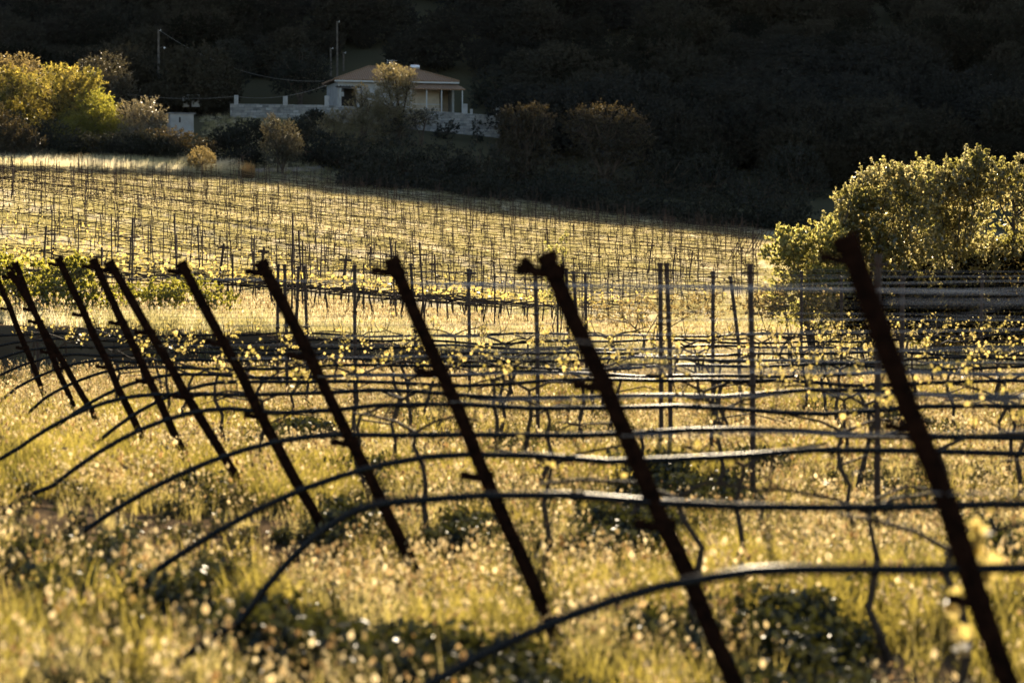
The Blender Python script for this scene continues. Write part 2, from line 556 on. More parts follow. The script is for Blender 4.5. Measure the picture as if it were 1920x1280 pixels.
# ------------------------------------------------------------------ scatter (stuff only)
def gn_scatter(name, P, sc, rz, idx, sources, label=None, tilt=None):
    me = bpy.data.meshes.new(name)
    me.vertices.add(len(P)); me.vertices.foreach_set('co', np.ascontiguousarray(P, np.float32).ravel())
    for an, arr, ty in (('sc', sc, 'FLOAT'), ('rz', rz, 'FLOAT'), ('kindex', idx, 'INT')):
        a = me.attributes.new(an, ty, 'POINT')
        a.data.foreach_set('value', np.ascontiguousarray(arr, np.float32 if ty == 'FLOAT' else np.int32))
    me.update()
    o = obj_of(name, me)
    ng = bpy.data.node_groups.new(name + '_scatter', 'GeometryNodeTree')
    ng.interface.new_socket('Geometry', in_out='INPUT', socket_type='NodeSocketGeometry')
    ng.interface.new_socket('Geometry', in_out='OUTPUT', socket_type='NodeSocketGeometry')
    N = ng.nodes
    gi = N.new('NodeGroupInput'); go = N.new('NodeGroupOutput')
    jn = N.new('GeometryNodeJoinGeometry')

    def named(nm, ty):
        a = N.new('GeometryNodeInputNamedAttribute'); a.data_type = ty
        a.inputs[0].default_value = nm
        return a.outputs[0]
    s = named('sc', 'FLOAT'); z = named('rz', 'FLOAT'); k = named('kindex', 'INT')
    cx = N.new('ShaderNodeCombineXYZ'); ng.links.new(z, cx.inputs[2])
    for i, so in enumerate(sources):
        oi = N.new('GeometryNodeObjectInfo'); oi.inputs['Object'].default_value = so
        oi.inputs['As Instance'].default_value = True
        cmp = N.new('FunctionNodeCompare'); cmp.data_type = 'INT'; cmp.operation = 'EQUAL'
        ng.links.new(k, cmp.inputs[2]); cmp.inputs[3].default_value = i
        ip = N.new('GeometryNodeInstanceOnPoints')
        ng.links.new(gi.outputs[0], ip.inputs['Points'])
        ng.links.new(cmp.outputs[0], ip.inputs['Selection'])
        ng.links.new(oi.outputs['Geometry'], ip.inputs['Instance'])
        ng.links.new(cx.outputs[0], ip.inputs['Rotation'])
        ng.links.new(s, ip.inputs['Scale'])
        ng.links.new(ip.outputs[0], jn.inputs[0])
    ng.links.new(jn.outputs[0], go.inputs[0])
    md = o.modifiers.new('scatter', 'NODES'); md.node_group = ng
    tag(o, label, None, None, 'stuff')
    return o


def src(name, me):
    return bpy.data.objects.new(name, me)      # never linked to the scene: only a source for the scatter


def blades(r, n, rad, h0, h1, w, lean=.5, seg=3):
    """curved strips -> list of quads (n*seg, 4, 3)"""
    b = np.zeros((n, 3))
    an = r.rand(n) * 2 * np.pi; rr = rad * np.sqrt(r.rand(n))
    b[:, 0] = rr * np.cos(an); b[:, 1] = rr * np.sin(an)
    h = h0 + (h1 - h0) * r.rand(n)
    da = r.rand(n) * 2 * np.pi
    ln = lean * (.25 + .75 * r.rand(n))
    dx = np.stack([np.cos(da), np.sin(da), np.zeros(n)], 1)
    fa = r.rand(n) * 2 * np.pi
    sd = np.stack([np.cos(fa), np.sin(fa), np.zeros(n)], 1)
    ww = w * (.6 + .8 * r.rand(n))
    Q = []
    prev = None
    tips = None
    for k in range(seg + 1):
        t = k / seg
        c = b + dx * (h * ln * t ** 2)[:, None] + np.array([0, 0, 1]) * (h * (t - .25 * ln * t ** 2))[:, None]
        wk = ww * (1 - .92 * t ** 1.5) * .5
        l, q = c - sd * wk[:, None], c + sd * wk[:, None]
        if prev is not None:
            Q.append(np.stack([prev[0], prev[1], q, l], 1))
        prev = (l, q); tips = c
    return np.concatenate(Q, 0), tips, dx


def heads(r, tips, L, w):
    """fuzzy seed heads: three crossed lozenges each"""
    n = len(tips)
    ax = r.normal(size=(n, 3)) * .35; ax[:, 2] = 1
    ax /= np.linalg.norm(ax, axis=1)[:, None]
    sz = (.45 + 1.2 * r.rand(n) ** 1.5)[:, None]
    l = L * sz
    Q = []
    for k in range(3):
        a = r.normal(size=(n, 3))
        s = np.cross(ax, a); s /= np.linalg.norm(s, axis=1)[:, None]
        ww = w * sz * (.8 + .4 * r.rand(n))[:, None]
        m = tips + ax * l * .45
        Q.append(np.stack([tips, m + s * ww * .5, tips + ax * l, m - s * ww * .5], 1))
    return np.concatenate(Q, 0)


def tuft(name, r, parts):
    V = []; I = []; mats = []
    for Q, m in parts:
        if m not in mats: mats.append(m)
        V.append(Q.reshape(-1, 3)); I.append(np.full(len(Q), mats.index(m)))
    return src(name, quads_mesh(name, np.concatenate(V), 4, mats, np.concatenate(I)))


# ================================================================== ground
def ground():
    xs = np.unique(np.concatenate([np.linspace(-420, -60, 30), np.arange(-60, -14, 1.2), np.arange(-14, 14, .35), np.arange(14, 50, 1.2),
                                   np.linspace(50, 420, 32)]))
    ys = np.unique(np.concatenate([np.arange(-80, 0, 10), np.arange(0, 32, .5), np.arange(32, 34.6, .12), np.arange(35, 62, 1),
                                   np.arange(62, 216, 1.8), np.arange(216, 284, 1.5), np.arange(284, 500, 6), np.arange(500, 545, 3),
                                   np.linspace(550, 1100, 24)]))
    XX, YY = np.meshgrid(xs, ys)
    Z = zt(XX.ravel(), YY.ravel())
    nx, ny = len(xs), len(ys)
    V = np.stack([XX.ravel(), YY.ravel(), Z], 1)
    i = np.arange((ny - 1) * (nx - 1)); a = (i // (nx - 1)) * nx + i % (nx - 1)
    Fc = np.stack([a, a + 1, a + nx + 1, a + nx], 1)
    me = bpy.data.meshes.new('ground')
    me.vertices.add(len(V)); me.vertices.foreach_set('co', V.astype(np.float32).ravel())
    me.loops.add(len(Fc) * 4); me.polygons.add(len(Fc))
    me.loops.foreach_set('vertex_index', Fc.astype(np.int32).ravel())
    me.polygons.foreach_set('loop_start', np.arange(0, len(Fc) * 4, 4, dtype=np.int32))
    me.polygons.foreach_set('loop_total', np.full(len(Fc), 4, dtype=np.int32))
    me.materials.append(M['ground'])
    me.update(calc_edges=True)
    me.polygons.foreach_set('use_smooth', np.ones(len(Fc), bool))
    o = obj_of('ground', me)
    tag(o, kind='structure')


ground()

# dusty track at the corner of the far vineyard
v = []; f = []
for i in range(14):
    px = 455 + i * 12
    d = 213 + i * .5
    for w in (-1.4, 1.4):
        x = X(px, d)
        v.append((x, d + w, gz(x, d + w) + .03))
for i in range(13):
    f.append((2 * i, 2 * i + 2, 2 * i + 3, 2 * i + 1))
tag(mesh_obj('path', v, f, M['track']), kind='structure')

# ================================================================== near trellis rows
NROW = 14
ROWD = [6.0 + 1.9 * k for k in range(NROW)]
ENDTOP = [(1585, 450), (1025, 480), (735, 488), (490, 493), (340, 495), (205, 493), (175, 488), (110, 485), (20, 510), (-5, 520),
          (-62, 520), (-110, 520), (-150, 520), (-190, 520)]
EXTRA_LEAN = [1.0] * NROW


def bracket(mb, p, side, s=1.0, up=0.0):
    """wire clamp on the post: collar plus a hook reaching out on the left"""
    x, z = p
    mb.tube([(x, 0, z - .020 * s), (x, 0, z + .020 * s)], .035 * s, 8)
    mb.tube([(x, -.01, z), (x + side * .05 * s, -.012, z - .004), (x + side * .085 * s, -.01, z + (.006 + up) * s)], [.017 * s, .016 * s, .013 * s], 6)
    mb.tube([(x + side * .085 * s, -.01, z - .012 * s), (x + side * .085 * s, -.01, z + .02 * s)], .019 * s, 6)


ord_words = ['frontmost and thickest slanting rusty end post, at the right edge of the picture',
             'thick slanting end post with a broad hook at its top, right of the middle',
             'slanting end post in front of the olive tree house, third from the right',
             'slanting end post leaning over the second arching pipe, fourth from the right',
             'slanting end post that the arching pipes cross in the left half, fifth from the right',
             'right one of two slanting end posts whose tops nearly touch',
             'left one of two slanting end posts whose tops nearly touch',
             'slanting end post whose top stands before the green bush at the left',
             'thin slanting end post starting low at the left edge before the bush',
             'thin slanting end post cut by the left edge of the picture',
             'farther slanting end post cut by the left edge, only its foot showing']
for k in range(11):
    d = ROWD[k]
    tp = W(*ENDTOP[k], d)
    bx = xend(d)
    bz = gz(bx, d)
    root = empty('end_post', (bx, d, bz))
    tag(root, ord_words[k], 'vineyard post', 'slanting end posts of the near trellis')
    top = Vector((tp.x - bx, 0, tp.z - bz))
    if k >= 9: top = Vector((-.62, 0, 1.56))
    mb = MB()
    r = np.random.RandomState(40 + k)
    n = 9
    pts = [(top * -.16).lerp(top, i / n) + Vector((r.normal() * .004, 0, 0)) for i in range(n + 1)]
    mb.tube(pts, [.0275 + r.rand() * .003 for _ in pts], 8)
    shaft = mb.build('shaft', M['rust'], root)
    for j, fr in enumerate(((.972, .72, .46) if k != 1 else (.970, .74, .46))):
        b = MB()
        p = top * fr
        bracket(b, (p.x, p.z), -1, (.8 if k == 0 else 1.0) if k != 1 or j else 1.2, .03 if (k == 1 and j == 0) else 0)
        b.build('wire_bracket', M['rust'], root)
    cap = MB()
    dv = top.normalized()
    cap.tube([top * .985, top + dv * .012], .036, 8)
    cap.build('cap', M['rust'], root)

# upright stakes, placed by photo column and row
UP = [(1647, 4, 480, .0), (1412, 5, 497, -.02), (1240, 7, 495, -.01), (1257, 7, 495, -.03), (1008, 8, 510, -.02), (880, 11, 505, -.01),
      (665, 10, 498, 0), (778, 12, 495, -.05), (575, 12, 500, -.03), (555, 12, 500, .03), (537, 11, 497, -.02), (520, 12, 497, .01),
      (1065, 13, 505, -.02), (1083, 12, 510, -.05), (1099, 13, 512, -.01), (1337, 10, 510, 0), (1386, 10, 520, -.09), (1503, 13, 510, 0),
      (1692, 7, 520, .0), (1578, 13, 520, 0), (1840, 12, 515, .01), (70, 13, 600, .0)]
stake_lbl = ['thick upright stake just left of the frontmost slanting post', 'tall upright stake right of the middle with a cross bolt at its head',
             'left one of a pair of dark upright stakes right of the middle', 'right one of a pair of dark upright stakes right of the middle',
             'upright stake standing just behind the hooked slanting post', 'upright stake between two thick slanting posts, in front of the pale field',
             'lone upright stake left of the third slanting post', 'upright stake leaning slightly beside the third slanting post',
             'rightmost of four upright stakes standing close together', 'third from the left of four upright stakes standing close together',
             'second from the left of four upright stakes standing close together', 'leftmost of four upright stakes with a clamp on its head',
             'leftmost of three thin stakes close right of the hooked slanting post', 'middle one of three thin stakes right of the hooked slanting post',
             'rightmost of three thin stakes right of the hooked slanting post', 'thin upright stake between the dark pair and the tall stake',
             'stake leaning to the right between two thin upright ones', 'thin upright stake before the low left end of the hedge',
             'dark upright stake seen through wires before the hedge, right of the front post', 'thin stake half hidden behind the frontmost slanting post',
             'thin stake before the dark foot of the hedge at the right', 'short stake behind the crossing posts at the left']
for (px, k, ty, lean), lb in zip(UP, stake_lbl):
    d = ROWD[k]
    tp = W(px, ty, d)
    bz = gz(tp.x, d)
    h = tp.z - bz
    root = empty('trellis_stake', (tp.x, d, bz))
    tag(root, lb, 'vineyard stake', 'upright stakes of the near trellis')
    mb = MB()
    w = .019
    mb.tube([(lean * -.2, 0, -.2), (lean * .0, 0, h * .5), (lean, 0, h)], w, 6)
    mb.build('shaft', M['stake'], root)
    b = MB()
    b.tube([(lean - .05, -.012, h - .05), (lean + .05, -.012, h - .05)], .008, 5)
    b.tube([(lean, 0, h - .02), (lean, 0, h + .012)], w * 1.25, 6)
    b.build('head_clip', M['stake'], root)
    for z in (.78, 1.1):
        b = MB()
        b.tube([(lean * z / h - .03, -.015, z), (lean * z / h + .03, -.015, z)], .009, 5)
        b.build('wire_clip', M['stake'], root)

# irrigation pipes: arch up from the headland, then run level along the row
PIPEY = [1068, 942, 852, 815, 766, 740, 716, 702, 688, 675, 664, 652, 640, 628]
ARCH = [(1500, 810, 1280), (740, 455, 1160), (880, 250, 1100), (640, 150, 1000), (430, 100, 910), (290, 35, 840)]
pipe_lbl = ['lowest and nearest black hose, arching up from the bottom edge', 'black hose running level across the lower middle with a bright shining top',
            'black hose arching across the left half, third from the bottom', 'black hose arching from the left edge, fourth from the bottom',
            'black hose, fifth from the bottom', 'black hose, sixth from the bottom']
ROWX1 = [X(1920, d) + 5 for d in ROWD]
for k in range(NROW):
    d = ROWD[k]
    r = np.random.RandomState(70 + k)
    zp = CAMZ - (PIPEY[k] - 490) * d / F
    if k < len(ARCH):
        xs = X(ARCH[k][0], d)
        g = W(ARCH[k][1], ARCH[k][2], d)
        xe, ze = g.x, g.z
    else:
        xs = xend(d) + .25; xe = xs - .85; ze = .4
    pts = []
    # below the visible end the hose goes on down into the ground
    L = xs - xe
    zg = gz(xe - .25, d)
    pts.append((xe - .34, d, zg - .05)); pts.append((xe - .20, d, (ze + zg) * .5))
    for i in range(9):
        t = i / 8
        x = xe + L * t
        z = ze + (zp - ze) * (1 - (1 - t) ** 1.9)
        pts.append((x, d + r.normal() * .006, z))
    x = xs
    while x < ROWX1[k]:
        x += .28
        pts.append((x, d + r.normal() * .008, zp + .018 * math.sin(x * 1.9 + k * 2) + .012 * math.sin(x * 4.3 + k) + r.normal() * .004))
    mb = MB()
    mb.tube(pts, .0140, 8)
    lb = pipe_lbl[k] if k < 6 else 'black hose among the vine leaves in the crowded rows behind'
    root = mb.build('irrigation_pipe', M['pipe'], None, True)
    tag(root, lb, 'irrigation pipe', 'irrigation hoses of the near rows')
    # joiners and drippers on the hose
    e = MB()
    for x in np.arange(xs + .3 + r.rand() * .4, min(ROWX1[k], X(1960, d) + .3), .95 + .2 * r.rand()):
        zz = np.interp(x, [p[0] for p in pts], [p[2] for p in pts])
        yy = np.interp(x, [p[0] for p in pts], [p[1] for p in pts])
        e.tube([(x - .022, yy, zz), (x + .022, yy, zz)], .0175, 7)
        e.tube([(x, yy, zz - .012), (x + .004, yy, zz - .032)], .006, 5)
    if e.v:
        e.build('dripper', M['pipe'], root, True)['kind'] = 'stuff'

# trellis wires
for k in range(NROW):
    d = ROWD[k]
    r = np.random.RandomState(90 + k)
    bx = xend(d)
    tp = Vector((W(*ENDTOP[k], d).x, 0, 1.6)) if k < 9 else Vector((bx - .6, 0, 1.56))
    for j, (zw, off) in enumerate(((1.50, 0), (1.27, .03), (1.06, -.03)) if k < 6 else ((1.50, 0), (1.30, .03), (1.10, -.02))):
        x0 = bx + (tp.x - bx) * zw / 1.6
        pts = []
        n = 26
        for i in range(n + 1):
            t = i / n
            x = x0 + (ROWX1[k] - x0) * t
            pts.append((x, d + off + r.normal() * .004, zw + .02 * math.sin(x * .9 + j * 2 + k) - .015 + r.normal() * .003))
        mb = MB()
        mb.tube(pts, .0026 if k < 5 else .0014, 5)
        o = mb.build('trellis_wire', M['shiny_wire' if k < 6 else 'wire'], None, True)
        tag(o, 'thin galvanised wire strung between the near vineyard stakes', 'wire', 'trellis wires of the near rows')
# loose wires that cross the rows
for pts, lb in (([(860, 600, 6.4), (960, 622, 6.4), (1075, 640, 6.4), (1250, 655, 6.4)], 'slack pale wire drooping past the hooked post'),
                ([(1700, 628, 6.6), (1800, 596, 6.6), (1960, 548, 6.6)], 'pale slanting stay wire at the right edge')):
    mb = MB(); mb.tube([W(*p) for p in pts], .0028, 5)
    tag(mb.build('loose_wire', M['wire'], None, True), lb, 'wire')


# ------------------------------------------------------------------ grapevines
def vine_leaf_polys(r, C, size):
    """lobed young leaf: eight-corner fan polygons"""
    n = len(C)
    u = r.normal(size=(n, 3)); u[:, 2] += .5; u /= np.linalg.norm(u, axis=1)[:, None]
    a = r.normal(size=(n, 3)); w = np.cross(u, a); w /= np.linalg.norm(w, axis=1)[:, None]
    nn = np.cross(u, w)
    sh = [(-.10, -.42), (.36, -.46), (.30, -.16), (.55, .12), (.24, .22), (0, .62), (-.24, .22), (-.55, .12), (-.30, -.16), (-.36, -.46)]
    out = []
    for (p, q) in sh:
        out.append(C + w * (size * p)[:, None] + u * (size * q)[:, None] + nn * (size * .22 * (p * p))[:, None])
    return np.stack(out, 1).reshape(-1, 3)


def make_vine(seed, leafy=1.0):
    r = np.random.RandomState(seed)
    root = empty('grapevine', (0, 0, 0))
    t = MB()
    h = .74 + r.normal() * .02
    p = [Vector((0, 0, -.1))]
    x = r.normal() * .05; y = 0
    for i in range(1, 7):
        x += r.normal() * .035; y += r.normal() * .02
        p.append(Vector((x, y, h * i / 6 * (.86 if i == 6 else .9))))
    t.tube(p, [(.0165 - .0012 * i) * (1 + .3 * r.rand()) for i in range(7)], 6)
    tips = []
    for s in (-1, 1):
        if r.rand() < .12: continue
        L = .30 + .28 * r.rand()
        q = [p[-1], p[-1] + Vector((s * L * .3, r.normal() * .02, .06)), p[-1] + Vector((s * L * .7, r.normal() * .02, .07 + r.normal() * .02)),
             p[-1] + Vector((s * L, r.normal() * .03, .09 + r.normal() * .03))]
        t.tube(q, [.011, .009, .008, .006], 5)
        for j in range(2 + r.randint(3)):
            b = q[1].lerp(q[3], r.rand())
            e = b + Vector((r.normal() * .06, r.normal() * .05, .07 + .16 * r.rand() ** 1.5))
            t.tube([b, b.lerp(e, .5) + Vector((r.normal() * .012, 0, 0)), e], [.005, .004, .0025], 4)
            tips.append((b, e))
    if r.rand() < .35:   # a long unpruned cane
        e = p[4] + Vector((r.choice([-1, 1]) * (.3 + .3 * r.rand()), 0, -.05 + .15 * r.rand()))
        t.tube([p[4], p[4].lerp(e, .5) + Vector((0, 0, .05)), e], [.008, .006, .004], 5)
    t.build('trunk', M['bark'], root)
    C = []; S = []
    for b, e in tips:
        m = int((5 + 9 * r.rand()) * leafy)
        for i in range(m):
            c = b.lerp(e, .35 + .75 * r.rand())
            C.append((c.x + r.normal() * .028, c.y + r.normal() * .03, c.z + r.normal() * .022))
            S.append(.014 + .026 * r.rand())
    if not C:
        C = [tuple(p[-1])]; S = [.04]
    V = vine_leaf_polys(r, np.array(C), np.array(S))
    obj_of('leaves', quads_mesh('leaves', V, 10, [M['vine_leaf']]), root)
    return root


protos = [make_vine(200 + i, .8 if i < 8 else .22) for i in range(12)]
GV = 'grapevines in leaf along the near rows'
used = set()
cnt = 0
rowname = {0: 'nearest', 1: 'second', 2: 'third', 3: 'fourth', 4: 'fifth'}
for k in range(NROW):
    d = ROWD[k]
    x = xend(d) + .45 + .3 * random.random()
    while x < X(1920, d) + .35:
        if abs(X(1647, d) - x) > .0:
            i = random.randrange(8) if k >= 6 or (k > 2 and random.random() < .3) else random.randrange(8, 12)
            if i not in used:
                o = protos[i]; used.add(i)
            else:
                o = copy_tree(protos[i])
            o.location = (x, d + random.gauss(0, .03), gz(x, d))
            o.rotation_euler = (0, 0, random.choice([0, math.pi]) + random.gauss(0, .12))
            s = random.uniform(.94, 1.06)
            o.scale = (s, s, s)
            lb = ('young grapevine with a thin dark trunk in the %s row from the camera' % rowname[k]) if k < 5 else \
                'young grapevine with yellow leaves in the crowded rows before the bank'
            tag(o, lb, 'grapevine', GV)
            cnt += 1
        x += random.uniform(.85, 1.25)
for i in range(12):
    if i not in used:
        for c in list(protos[i].children):
            bpy.data.objects.remove(c)
        bpy.data.objects.remove(protos[i])

# a few leaf sprays close to the camera, blurred in the photo
for px, py, d, n, lb in ((1830, 1018, 6.05, 9, 'blurred bright leaf spray against the frontmost slanting post'),
                         (1855, 1075, 6.1, 6, 'paler leaf spray under the bright one by the frontmost post'),
                         (1775, 1122, 6.3, 5, 'small leaf spray low at the left of the frontmost post'),
                         (1800, 1200, 6.3, 6, 'leaf spray near the bottom edge before the frontmost post')):
    r = np.random.RandomState(int(px))
    p = W(px, py, d)
    root = empty('vine_shoot', p); tag(root, lb, 'vine shoot')
    C = r.normal(size=(n, 3)) * np.array([.016, .012, .016])
    obj_of('leaves', quads_mesh('leaves', vine_leaf_polys(r, C, .040 + .022 * r.rand(n)), 10, [M['vine_leaf']]), root)
    t = MB(); t.tube([(0, .02, 0), (.015, .03, -.12), (.02, .02, -(p.z - gz(p.x, d)) - .05)], [.0018, .0025, .004], 5)
    t.build('stem', M['bark'], root)

# ================================================================== far vineyard
PHI = R(12)
tp = math.tan(PHI)


def dedge(px):
    return np.interp(px, [-100, 0, 450, 560, 900, 1440], [184, 189, 209, 209, 208, 207])


def dmin(px):
    return np.interp(px, [-100, 0, 450, 900, 1100, 1440], [37, 37, 37, 38, 56, 98])


rows = []
Y0S = [38.5, 43.5] + [48.5 + 5.0 * i for i in range(17)] + [133 + 3.0 * i for i in range(34)]
for y0 in Y0S:
    seg = []
    for x in np.arange(-52, 24, .8):
        y = y0 - x * tp
        if y < 36: continue
        px = 960 + x * F / y
        if -70 < px < 1432 and dmin(px) < y < dedge(px):
            seg.append((x, y))
    if len(seg) > 5:
        rows.append((y0, seg))
stakes = []; vines = []
rr = random.Random(4)
for y0, seg in rows:
    upper = y0 > 129
    xs_ = np.array([s[0] for s in seg]); ys_ = np.array([s[1] for s in seg])
    zs_ = zt(xs_, ys_)
    pts = [(x, y, z + .62 + .05 * math.sin(x * 1.3 + y0) - .05 * abs(math.sin(x * .55 + y0))) for x, y, z in zip(xs_, ys_, zs_)]
    mb = MB(); mb.tube(pts, .009 if y0 < 75 else .013, 4)
    o = mb.build('irrigation_pipe', M['pipe'])
    tag(o, 'dark hose along a vine row of the far slope' if upper else 'dark sagging hose along a leafy vine row at the foot of the far slope', 'irrigation pipe',
        'hoses of the upper far rows' if upper else 'hoses of the lower far rows')
    mb = MB(); mb.tube([(x, y, z + 1.32) for x, y, z in zip(xs_, ys_, zs_)][::3], .0028, 3)
    o = mb.build('trellis_wire', M['stake'])
    tag(o, 'dark wire over a vine row of the far slope', 'wire', 'trellis wires of the far slope')
    x = xs_[0] + rr.random() * 4
    while x < xs_[-1]:
        y = y0 - x * tp
        stakes.append((y, x, rr.uniform(1.4, 2.0), rr.gauss(0, .045)))
        x += rr.uniform(2.0, 3.4) if upper else rr.uniform(1.5, 2.8)
    x = xs_[0]
    while x < xs_[-1]:
        y = y0 - x * tp
        vines.append((y, x, upper))
        x += rr.uniform(1.1, 1.6) * (1 if upper else .6)
stakes.sort(); vines.sort()


def stake_geo(mb, h, lean, o=(0, 0, 0), w=.017, fine=True):
    ox, oy, oz = o
    mb.tube([(ox - lean * .1, oy, oz - .2), (ox + lean * h, oy, oz + h)], w, 5 if fine else 4, fine)
    for z in ((.62, 1.05, 1.32) if fine else (.62, 1.32)):
        q = .09 if z < 1.2 else .12
        mb.box(ox + lean * z - q, ox + lean * z + q, oy - .012, oy + .012, oz + z - .011, oz + z + .011)


sp = []
for i in range(10):
    mb = MB(); stake_geo(mb, 1.35 + .055 * i, rr.gauss(0, .05))
    sp.append(mb.build('trellis_stake', M['stake']))
usedp = set()
FST = 'stakes of the far vineyard'
for n, (y, x, h, lean) in enumerate(stakes[:272]):
    i = min(9, max(0, int((h - 1.35) / .055)))
    if i not in usedp: o = sp[i]; usedp.add(i)
    else:
        o = sp[i].copy(); COL.objects.link(o)
    o.location = (x, y, gz(x, y)); o.rotation_euler = (0, rr.gauss(0, .02), 0)
    tag(o, 'thin dark stake with small cross pieces on the sunlit far slope', 'vineyard stake', FST)
mb = MB()
for y, x, h, lean in stakes[272:]:
    stake_geo(mb, h, lean, (x, y, gz(x, y)), .019, False)
tag(mb.build('distant_stakes', M['stake']), 'thin dark stakes crowding the upper far slope', None, None, 'stuff')


def far_vine_geo(seed, upper):
    r = np.random.RandomState(seed)
    t = MB()
    L = .75 if not upper else .62
    t.tube([(0, 0, -.1), (r.normal() * .03, 0, .3), (r.normal() * .03, 0, .6)], [.022, .018, .016], 4, False)
    t.tube([(-L, 0, .62 + r.normal() * .03), (-L * .4, 0, .67 + r.normal() * .03), (L * .4, 0, .65 + r.normal() * .03), (L, 0, .61 + r.normal() * .03)], [.008, .013, .013, .008], 4, False)
    n = 9 if not upper else 6
    C = np.stack([r.uniform(-L, L, n), r.normal(size=n) * .07, .70 + np.abs(r.normal(size=n)) * (.10 if not upper else .08)], 1)
    V = leaf_quads(r, C, (.065 if not upper else .05) + .05 * r.rand(n), .8)
    return t, V


fproto = []
for i in range(8):
    t, V = far_vine_geo(300 + i, i >= 5)
    root = empty('grapevine', (0, 0, 0))
    t.build('trunk', M['bark'], root)
    obj_of('leaves', quads_mesh('leaves', V, 4, [M['upper_vine_leaf' if i >= 5 else 'far_vine_leaf']]), root)
    fproto.append(root)
fu = set()
NIND = max(40, 296 - cnt)
for y, x, up in vines[:NIND]:
    i = rr.randrange(0, 5)
    if i not in fu: o = fproto[i]; fu.add(i)
    else: o = copy_tree(fproto[i])
    o.location = (x, y, gz(x, y)); o.rotation_euler = (0, 0, -PHI)
    tag(o, 'leafy vine in the yellow rows at the foot of the far slope', 'grapevine', 'vines at the foot of the far slope')
fm = [(f_.children[0].data, f_.children[1].data) for f_ in fproto]
sw = [src('far_vine_wood', a) for a, b in fm]
sl = [src('far_vine_leaf', b) for a, b in fm]
for i in range(8):
    if i not in fu:
        for c in list(fproto[i].children): bpy.data.objects.remove(c)
        bpy.data.objects.remove(fproto[i])
rest = vines[NIND:]
P = np.array([(x, y, gz(x, y)) for y, x, up in rest])
ix = np.array([rr.randrange(5, 8) if up else rr.randrange(0, 5) for y, x, up in rest])
both = []
for a, b in fm:
    me = bpy.data.meshes.new('far_vine')
    va = [v.co[:] for v in a.vertices]; fa = [tuple(p.vertices) for p in a.polygons]
    nb = len(va)
    vb = [v.co[:] for v in b.vertices]; fb = [tuple(q + nb for q in p.vertices) for p in b.polygons]
    me.from_pydata(va + vb, [], fa + fb)
    me.materials.append(M['bark']); me.materials.append(b.materials[0])
    me.polygons.foreach_set('material_index', [0] * len(fa) + [1] * len(fb))
    me.update()
    both.append(src('far_vine', me))
gn_scatter('distant_vines', P, np.full(len(P), 1.0), np.full(len(P), -PHI), ix, both, 'rows of small vines covering the far slope')

# slanting end posts at the lower right corner of the far vineyard
for i, px in enumerate((1363, 1372, 1380, 1394, 1402, 1410, 1418, 1428)):
    d = 138 + i * 4.0
    x = X(px, d)
    root = empty('end_post', (x, d, gz(x, d)))
    tag(root, 'thin far end post slanting to the right beside the hedge', 'vineyard post', 'slanting end posts of the far rows')
    mb = MB(); mb.tube([(-.1, 0, -.2), (.75, 0, 1.45)], .028, 5)
    mb.build('shaft', M['stake'], root)
    b = MB(); b.tube([(.62, 0, 1.40), (.82, 0, 1.40)], .015, 4); b.build('wire_bracket', M['stake'], root)
# stubby stakes with clamps at the lower end of the far rows
for px, py, d in ((1214, 490, 120), (1259, 492, 118), (1290, 494, 114), (480, 560, 64), (405, 560, 66), (634, 562, 64), (868, 566, 66), (20, 420, 120)):
    p = W(px, py, d)
    x = p.x; z = gz(x, d)
    root = empty('corner_stake', (x, d, z))
    tag(root, {1214: 'leftmost of three clamped stub stakes before the grey field', 1259: 'middle one of three clamped stub stakes before the grey field',
               1290: 'rightmost of three clamped stub stakes before the grey field', 480: 'leaning corner stake below the far rows left of the four stakes',
               405: 'leaning corner stake at the foot of the far slope on the left', 634: 'leaning corner stake at the foot of the far slope near the lone stake',
               868: 'leaning corner stake behind the third slanting post', 20: 'dark leaning corner stake high on the left of the far slope'}[px], 'vineyard stake')
    mb = MB(); mb.tube([(0, 0, -.2), (.22, 0, 1.5)], .035, 6); mb.build('shaft', M['stake'], root)
    b = MB(); b.box(.05, .36, -.03, .03, 1.36, 1.42); b.box(.0, .30, -.03, .03, 1.1, 1.14); b.build('wire_bracket', M['stake'], root)

# wire mesh fence along the foot of the far slope
root = empty('mesh_fence', (X(450, 44.3), 44.3, gz(X(450, 44.3), 44.3)))
tag(root, 'fine wire mesh fence running along the foot of the far slope', 'fence')
mb = MB()
x0, x1 = X(150, 44.3), X(1150, 44.3)
bxz = root.location
for j in range(8):
    mb.tube([(x - bxz.x, 0, gz(x, 44.3) - bxz.z + .05 + .14 * j) for x in np.arange(x0, x1, .6)], .0022, 3, False)
for x in np.arange(x0, x1, .16):
    z = gz(x, 44.3) - bxz.z
    mb.tube([(x - bxz.x, 0, z), (x - bxz.x, 0, z + 1.03)], .0020, 3, False)
mb.build('mesh', M['stake'], root)
for x in np.arange(x0 + .4, x1, 2.4):
    p = MB(); z = gz(x, 44.3) - bxz.z
    p.tube([(x - bxz.x, .02, z - .2), (x - bxz.x, .02, z + 1.15)], .018, 5); p.build('fence_post', M['stake'], root)

